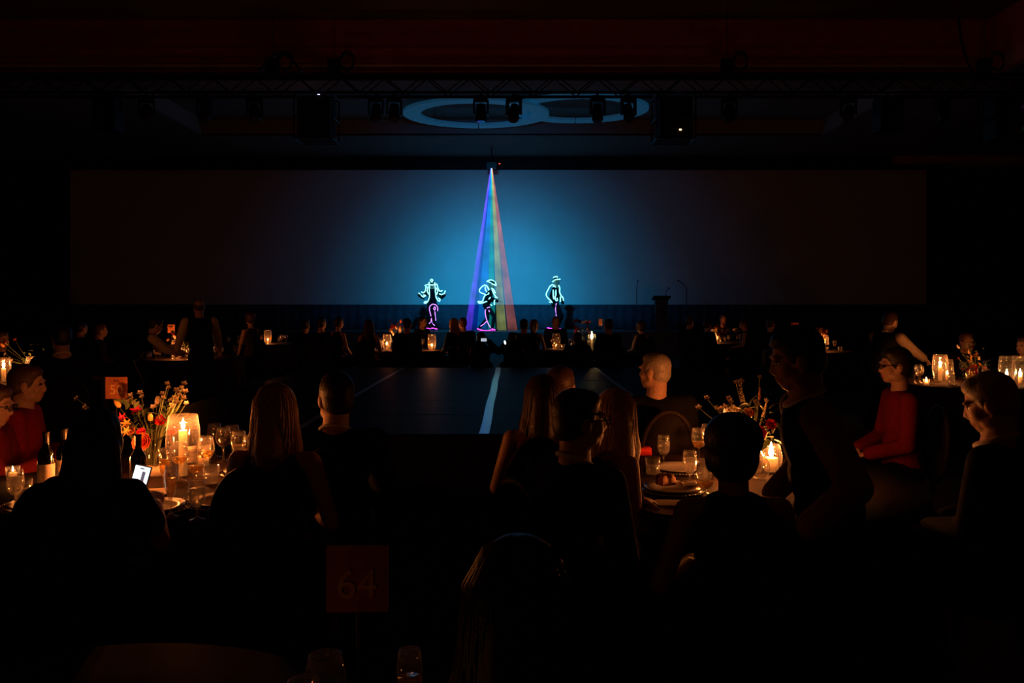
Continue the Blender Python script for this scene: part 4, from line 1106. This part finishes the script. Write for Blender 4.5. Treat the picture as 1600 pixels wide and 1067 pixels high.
MB().lathe([(.03, .035), (.03, .045), (.018, .058), (.004, .070), (.001, .071)], 12, (-.005, 0, 0)).build('cream', mat('cream', (.75, .62, .48), .5), fd, True)
MB().ell((.0, 0, .078), (.011, .011, .011)).build('berry', mat('berry', (.55, .01, .02), .3), fd, True)
plate(on_top(238, 796), 'dinner plate behind the menu card on table 50')
plate(on_top(346, 786), 'beaded dinner plate right of the foggy goblet on table 50')
plate(on_top(372, 742) + Vector((.05, .05, 0)), 'dinner plate at the back right of table 50')
slab('menu_card', on_top(244, 776) + Vector((0, 0, .024)), (.10, .14, .002), 20, m_paper, 'cream menu card beside the glowing phone', 'menu')
slab('folded_napkin', on_top(240, 742), (.11, .08, .035), 10, m_linen, 'pale folded napkin behind the glowing phone', 'napkin', fold=.3)
slab('folded_napkin', on_top(375, 735) + Vector((.05, .05, .023)), (.14, .07, .012), -20, m_linen, 'folded napkin on the back right plate of table 50', 'napkin', fold=.4)
slab('menu_card', on_top(58, 812), (.20, .09, .002), 5, m_paper, 'cream menu card before the dessert plate', 'menu')
number_card(182, 589, 623, 34, 4.45, '50', 'table number card reading 50 on a thin stand', head='No')
B1 = Vector((-1.98, 4.38, .752))
def bp(x, y, d): return W3(x, y, d)
bl = [('dahlia', 'coral', C_['coral'], .052, bp(224, 692, 4.2)), ('tulip', 'yellow', C_['yellow'], .026, bp(184, 631, 4.35)), ('tulip', 'yellow', C_['yellow'], .024, bp(235, 652, 4.3)), ('tulip', 'white', C_['white'], .026, bp(246, 626, 4.4)),
      ('lily', 'pink', C_['pink'], .034, bp(213, 640, 4.3)), ('lily', 'pink', C_['pink'], .03, bp(190, 653, 4.25)), ('lily', 'yellow', C_['yellow'], .03, bp(197, 662, 4.25)), ('rose', 'red', C_['red'], .035, bp(252, 658, 4.35)),
      ('rose', 'red', C_['red'], .032, bp(272, 672, 4.3)), ('rose', 'pink', C_['pink'], .026, bp(221, 676, 4.24)), ('rose', 'peach', C_['peach'], .026, bp(207, 674, 4.25)), ('lily', 'yellow', C_['yellow'], .03, bp(198, 674, 4.2))]
for x, y in [(288, 600), (283, 606), (276, 610), (289, 612), (281, 617), (272, 622), (287, 622), (262, 600), (264, 606), (253, 615), (255, 622), (266, 626), (276, 628), (219, 614), (222, 620), (204, 618), (206, 624), (200, 628), (133, 636), (135, 642), (121, 623), (231, 640), (222, 634), (240, 636), (210, 630), (268, 634), (292, 630)]:
    bl.append(('blossom', 'white', C_['white'], .015 + .006 * rng.random(), bp(x + rng.uniform(-1, 1), y, 4.35 + rng.uniform(-.06, .1))))
bouquet(B1, bl, 'large mixed bouquet with a coral dahlia and yellow tulips at near left', nleaf=60, spread=.17, leaf_z=.22)

# phone of the silhouetted woman
ph = empty('smartphone', W3(217, 754, 3.53), R(-8)); tag(ph, 'glowing white smartphone held up by the silhouetted woman', 'phone')
ro = Euler((R(-12), R(10), 0)).to_matrix()
MB().box((0, .005, 0), (.076, .008, .15), ro).build('case', m_plastic, ph)
MB().box((0, -.0005, 0), (.070, .003, .143), ro).build('screen', mat_emit('phone_screen', (.92, .95, 1.0), 2.2), ph)
MB().box(ro @ Vector((.0, -.0025, .062)), (.02, .002, .005), ro).build('camera_notch', m_plastic, ph)
MB().box(ro @ Vector((.012, -.0025, .028)), (.016, .002, .045), ro).build('picture_shape', mat_emit('phone_picture', (.35, .28, .36), .4), ph)

# ------------------------------------------------------------------ near right table
hur(on_top(1205, 737), 'glass hurricane with the brightest candle on the right table', 'brightest lit candle between the silhouette and the waiter', 20.0, ch=.075, sc=.62, fs=1.7, cr=.036, kind='hurricane_vase')
hur(on_top(1152, 728), 'wide glass hurricane behind the leaves of the right bouquet', 'lit candle behind the leaves of the right bouquet', 16.0, ch=.22, fs=1.1)
for k, x, y, lb in [('wine_glass', 1092, 724, 'tall wine glass glowing left of the silhouette head'), ('wine_glass', 1106, 716, 'second wine glass behind the tall glowing one'),
    ('water_goblet', 1037, 726, 'foggy water goblet beside the red napkin'), ('water_goblet', 1078, 756, 'golden-lit goblet behind the beaded plate'),
    ('wine_glass', 1101, 796, 'wine glass at the front rim touching the silhouette'), ('water_goblet', 1100, 772, 'iced goblet left of the silhouette shoulder'),
    ('red_wine_glass', 995, 700, 'wine glass next to the wavy blonde hair'), ('red_wine_glass', 1017, 704, 'big wine glass in front of the cropped-hair man'),
    ('tumbler', 1020, 742, 'clear tumbler before the red napkin'), ('wine_glass', 1127, 708, 'rear wine glass left of the lit leaves'),
    ('votive_glass', 1137, 790, 'small clear glass low by the silhouette shoulder'), ('wine_glass', 1240, 720, 'wine glass right of the brightest candle')]:
    glass(k, on_top(x, y), lb, 'glasses on the near right table', name='water_glass' if k == 'votive_glass' else None)
plate(on_top(1050, 766), 'beaded dinner plate in the middle of the right table')
plate(on_top(1060, 800) + Vector((-.03, 0, 0)), 'dinner plate at the front of the right table under the menu')
plate(on_top(1035, 738) + Vector((.09, .06, 0)), 'dinner plate beside the foggy goblet')
slab('folded_napkin', on_top(1000, 710), (.13, .07, .04), 4, m_linred, 'bright red folded napkin beside the wavy blonde hair', 'napkin', fold=.15)
slab('folded_napkin', on_top(1066, 702), (.12, .05, .02), -6, m_linen, 'pale folded napkin behind the foggy goblet', 'napkin', fold=.3)
slab('menu_card', on_top(1062, 794) + Vector((0, 0, .024)), (.21, .10, .002), -4, m_paper, 'cream menu card under the suited man\'s hand', 'menu')
slab('folded_napkin', on_top(1077, 764) + Vector((0, 0, .023)), (.10, .06, .012), 15, m_linen, 'folded napkin on the middle beaded plate', 'napkin', fold=.4)
slab('bread_roll', on_top(1040, 764) + Vector((0, 0, .023)), (.08, .06, .03), 30, mat('bread', (.40, .18, .07), .8, scale=50, bump=.5), 'brown bread roll on the middle beaded plate', 'bread', fold=.8)
def cutlery(p, rz, kind, label):
    e = empty(kind, p, R(rz)); tag(e, label, kind)
    MB().tube([(0, -.09, .004), (0, 0, .003), (0, .02, .003)], [.005, .003, .003], 6).build('handle', m_silver, e, True)
    if kind == 'fork':
        q = MB(); q.box((0, .035, .003), (.02, .03, .002))
        for k in range(4): q.box((-.0075 + k * .005, .065, .003), (.0025, .035, .002))
        q.build('tines', m_silver, e)
    else: MB().ell((0, .06, .003), (.009, .05, .0015)).build('blade', m_silver, e, True)
cutlery(on_top(1120, 782) + Vector((-.02, 0, 0)), 10, 'knife', 'silver knife at the front of the right table')
cutlery(on_top(1008, 780), 10, 'fork', 'silver fork left of the front plate on the right table')
cutlery(on_top(288, 790), 5, 'knife', 'silver knife left of the foggy goblet on table 50')
cutlery(on_top(95, 812), 20, 'fork', 'silver fork right of the front menu on table 50')
B2 = on_top(1178, 737)
bl = [('delphinium', 'white', C_['white'], .013, bp(1158, 612, 4.4)), ('delphinium', 'peach', C_['peach'], .008, bp(1187, 615, 4.45)), ('delphinium', 'white', C_['white'], .010, bp(1195, 640, 4.45)), ('rose', 'peach', C_['peach'], .030, bp(1170, 646, 4.35)),
      ('rose', 'pink', C_['pink'], .042, bp(1184, 677, 4.2)), ('tulip', 'yellow', C_['yellow'], .02, bp(1186, 690, 4.18)), ('rose', 'red', C_['red'], .032, bp(1204, 664, 4.3)), ('rose', 'red', C_['red'], .03, bp(1165, 662, 4.35)), ('rose', 'pink', C_['pink'], .025, bp(1128, 656, 4.4)), ('rose', 'plum', C_['plum'], .035, bp(1150, 656, 4.4))]
for x, y in [(1180, 628), (1183, 632), (1104, 622), (1139, 623), (1142, 628), (1197, 626), (1092, 637), (1158, 596), (1150, 598), (1187, 590), (1120, 637), (1126, 640), (1132, 636), (1140, 640), (1146, 637), (1153, 641), (1160, 645), (1168, 655)]:
    bl.append(('blossom', 'white', C_['white'], .016 + .006 * rng.random(), bp(x, y, 4.4 + rng.uniform(-.05, .08))))
bouquet(B2, bl, 'tall bouquet with white spikes and hot pink bloom at near right', nleaf=55, spread=.16, leaf_z=.20)
bvz = MB().lathe([(.001, .003), (.03, .003), (.055, .05), (.05, .09), (.02, .13), (.024, .14), (.023, .14)], 20); o = bvz.build('bud_vase', m_vase, None, True); o.location = on_top(1187, 748); tag(o, 'round clear bud vase left of the brightest candle', 'vase')

hur(on_top(1300, 762), 'added unseen glass hurricane on the right table behind the waiter', 'added unseen candle on the right table behind the waiter', 3.5, ch=.10, sc=.7)  # unseen candle added to brighten the grey-haired man
hur(on_top(1140, 754), 'added unseen votive glass behind the pinned-up hair', 'added unseen votive candle behind the pinned-up hair', 9.0, ch=.03, kind='votive_glass', cr=.022)  # unseen votive added to make the nearby glasses glow
# nearest table: card 64, a candle below the frame and dark glasses
hur((-.85, 1.35, .752), 'votive glass on the nearest table left of card 64', 'votive candle on the nearest table left of card 64', .3, ch=.03, kind='votive_glass', cr=.022, fs=.5)
number_card(558, 852, 956, 96, 1.62, '64', 'dim red table number card reading 64 at the bottom')
for x, y, k, lb in [(508, 1180, 'wine_glass', 'dim wine glass at the bottom edge under card 64'), (474, 1196, 'water_goblet', 'dim goblet at the bottom edge left of card 64'), (640, 1190, 'champagne_flute', 'dim flute at the bottom edge right of card 64')]:
    glass(k, on_top(x, y), lb)

# ------------------------------------------------------------------ mid and far tables
def rb(px, py, d, cols, n, sx, sy, r, kinds=('rose', 'blossom', 'tulip')):
    out = []
    for i in range(n):
        cn = cols[int(rng.integers(len(cols)))]; k = kinds[int(rng.integers(len(kinds)))]
        out.append((k, cn, C_[cn], r * rng.uniform(.6, 1.1) * (1.0 if k != 'blossom' else .8), W3(px + rng.uniform(-sx, sx), py + rng.uniform(-sy, sy), d + rng.uniform(-.08, .08))))
    return out
def scatter(cx, cy, kinds, pts, label, group):
    for i, (dx, dy) in enumerate(pts):
        where = ('front' if dy < -.2 else 'back' if dy > .2 else 'middle') + ' ' + ('left' if dx < -.22 else 'right' if dx > .22 else 'centre')
        glass(kinds[i % len(kinds)], (cx + dx, cy + dy, .752), label.replace('# on the', '# at the ' + where + ' of the').replace('#', {'wine_glass': 'wine glass', 'red_wine_glass': 'red wine glass', 'water_goblet': 'water goblet', 'champagne_flute': 'champagne flute', 'tumbler': 'tumbler'}[kinds[i % len(kinds)]]), group, rng.uniform(0, 6))
def ringpts(n, r, a0=0): return [(r * math.cos(a0 + 2 * math.pi * i / n) * rng.uniform(.85, 1.1), r * math.sin(a0 + 2 * math.pi * i / n) * rng.uniform(.85, 1.1)) for i in range(n)]
GK = ['wine_glass', 'water_goblet', 'champagne_flute', 'red_wine_glass', 'tumbler']
def put(x, y, dx, dy, dz=0): return (x + dx, y + dy, .752 + dz)
# left edge table
hur(put(-6.0, 9.7, -.13, -.1), 'left one of two glass hurricanes at the left edge table', 'left one of two candles at the left edge table', 14.0, sc=.9, ch=.16, fs=1.5)
hur(put(-6.0, 9.7, .10, .1), 'right one of two glass hurricanes at the left edge table', 'right one of two candles at the left edge table', 14.0, sc=.9, ch=.19, fs=1.4)
bouquet(put(-6.0, 9.7, -.05, .35), rb(14, 545, 9.95, ['peach', 'white', 'coral'], 9, 12, 20, .035), 'small bouquet above the candles at the left edge', nleaf=20, small=True)
scatter(-6.0, 9.7, GK, [(.45, .1), (.55, -.2), (.7, .2), (.3, -.5), (.15, .5), (-.1, -.6), (.62, .0), (-.3, -.45), (.4, .35)], '# on the candlelit table at the left edge', 'glasses on the left edge table')
# right edge table
X, Y = 5.55, 9.6
hur(put(X, Y, -.36, .05), 'glass hurricane left of the flowers at the right edge table', 'candle left of the flowers at the right edge table', 14.0, ch=.17, fs=1.4)
hur(put(X, Y, -.22, .15), 'glass hurricane nearest the flowers at the right edge table', 'candle nearest the flowers at the right edge table', 4.0, ch=.07, fs=1.1, sc=.8)
hur(put(X, Y, .26, -.25), 'left one of two bright hurricanes right of the right edge flowers', 'left one of two bright candles right of the right edge flowers', 11.0, ch=.08, fs=1.8)
hur(put(X, Y, .45, -.20), 'right one of two bright hurricanes right of the right edge flowers', 'right one of two bright candles right of the right edge flowers', 11.0, ch=.08, fs=1.8)
hur(put(X, Y, -.72, -.32), 'small votive glass at the left of the right edge table', 'small votive candle at the left of the right edge table', 3.0, kind='votive_glass', ch=.03, cr=.022)
bl = rb(1522, 558, 9.7, ['yellow', 'white', 'peach'], 12, 10, 14, .03) + rb(1530, 578, 9.5, ['pink', 'red', 'coral'], 8, 16, 5, .04, ('rose',)) + rb(1505, 550, 9.8, ['plum', 'white'], 8, 16, 12, .03)
bouquet(put(X, Y, 0.03, .0), bl, 'bouquet with pink and yellow blooms on the right edge table', nleaf=30, small=True)
scatter(X, Y, GK, [(-.6, .1), (-.5, -.45), (-.35, -.6), (-.2, -.62), (-.05, -.66), (-.68, -.1), (-.28, -.42), (-.12, -.45), (.7, .1), (.75, .3), (.2, .55), (-.1, .6), (.45, .5), (-.8, -.2), (-.42, -.3)], '# on the candlelit table at the right edge', 'glasses on the right edge table')
# table between the left waiters
X, Y = -5.75, 14.2
hur(put(X, Y, -.05, -.42), 'glass hurricane on the table between the left waiters', 'candle on the table between the left waiters', 16.0, ch=.12, fs=.8)
number_card(267.5, 507, 520, 11, 14.1, None, 'small orange-lit table number card beside the bald waiter', cm=mat('card_orange', (.75, .30, .12), .6))
bouquet(put(X, Y, .0, -.1), rb(275, 533, 14.1, ['white', 'peach', 'pink', 'yellow'], 16, 14, 15, .05), 'bouquet in front of the bald waiter with orange-lit card', nleaf=20, small=True)
scatter(X, Y, GK, ringpts(10, .5) + ringpts(8, .72, .3) + [(-.85, .0), (-.8, .2), (-.82, -.2)], '# on the table between the left waiters', 'glasses on the table between the left waiters')
# centre left far table
X, Y = -2.35, 16.8
hur(put(X, Y, -.25, -.25), 'left hurricane of the candle cluster under the left dancer', 'left candle of the cluster under the left dancer', 20.0, ch=.10, fs=1.5)
hur(put(X, Y, -.05, .0), 'middle hurricane of the candle cluster under the left dancer', 'middle candle of the cluster under the left dancer', 16.0, ch=.20, fs=1.5)
hur(put(X, Y, .68, -.2), 'right hurricane of the candle cluster under the left dancer', 'right candle of the cluster under the left dancer', 10.0, ch=.08, fs=.9)
bouquet(put(X, Y, .0, .15), rb(618, 512, 16.9, ['coral', 'red', 'peach', 'white'], 12, 10, 12, .055), 'dark bouquet above the candle cluster left of the dancers', nleaf=24, small=True)
scatter(X, Y, GK, ringpts(9, .45) + ringpts(9, .7, .2), '# on the candle cluster table before the left dancer', 'glasses on the centre left far table')
# centre right far table
X, Y = 1.5, 17.0
hur(put(X, Y, .17, -.35), 'glass hurricane with the one glaring candle before the stage', 'glaring lit candle before the stage, right of centre', 18.0, ch=.22, fs=3.2)
hur(put(X, Y, -.55, .1), 'dim hurricane left of the glaring candle before the stage', 'dim candle left of the glaring candle before the stage', 3.0, ch=.06, fs=.4)
number_card(938.5, 498, 509, 6, 17.2, None, 'narrow orange-lit table number card right of the glaring candle', cm=mat('card_orange', (.75, .30, .12), .6))
bouquet(put(X, Y, .05, .1), rb(912, 513, 17.0, ['plum', 'red', 'white', 'pink'], 14, 14, 11, .055), 'dark bouquet just behind the glaring candle', nleaf=26, small=True)
scatter(X, Y, GK, ringpts(9, .5) + ringpts(9, .72, .2), '# on the glaring candle table before the stage', 'glasses on the centre right far table')
# right far table with lit flowers
X, Y = 6.15, 16.4
hur(put(X, Y, .22, -.15), 'glass hurricane glowing beside the lit flowers right of the waiter', 'candle glowing beside the lit flowers right of the waiter', 18.0, ch=.14, fs=1.4)
number_card(1242, 504, 515, 12, 16.5, None, 'small dull red table number card above the right waiter', cm=mat('card_red', (.55, .12, .06), .6))
bouquet(put(X, Y, .08, .02), rb(1280, 522, 16.3, ['yellow', 'peach', 'white', 'coral'], 20, 14, 9, .05), 'fiery lit bouquet right of the standing waiter', nleaf=20, small=True)
scatter(X, Y, GK, ringpts(10, .55) + [(-.75, -.1), (-.8, .05), (-.7, .15), (-.78, -.2)], '# on the lit flower table right of the waiter', 'glasses on the right far table')
# far right and far left tables
X, Y = 5.2, 20.0
hur(put(X, Y, -.1, .1), 'glass hurricane behind the small far flowers', 'candle behind the small far flowers', 12.0, ch=.08, fs=.3)
bouquet(put(X, Y, .0, 0), rb(1128, 517, 20.0, ['white', 'peach', 'coral'], 14, 9, 10, .06) + rb(1150, 516, 19.9, ['coral', 'white'], 4, 4, 4, .06), 'small far bouquet right of the lectern', nleaf=14, small=True)
scatter(X, Y, GK, ringpts(8, .55), '# on the far table right of the lectern', 'glasses on the far table right of the lectern')
X, Y = -6.2, 19.6
hur(put(X, Y, .25, -.2), 'glass hurricane on the far table left of centre', 'candle on the far table left of centre', 9.0, ch=.08, fs=.7)
scatter(X, Y, GK, ringpts(8, .5) + ringpts(5, .75), '# on the far table left of centre', 'glasses on the far table left of centre')
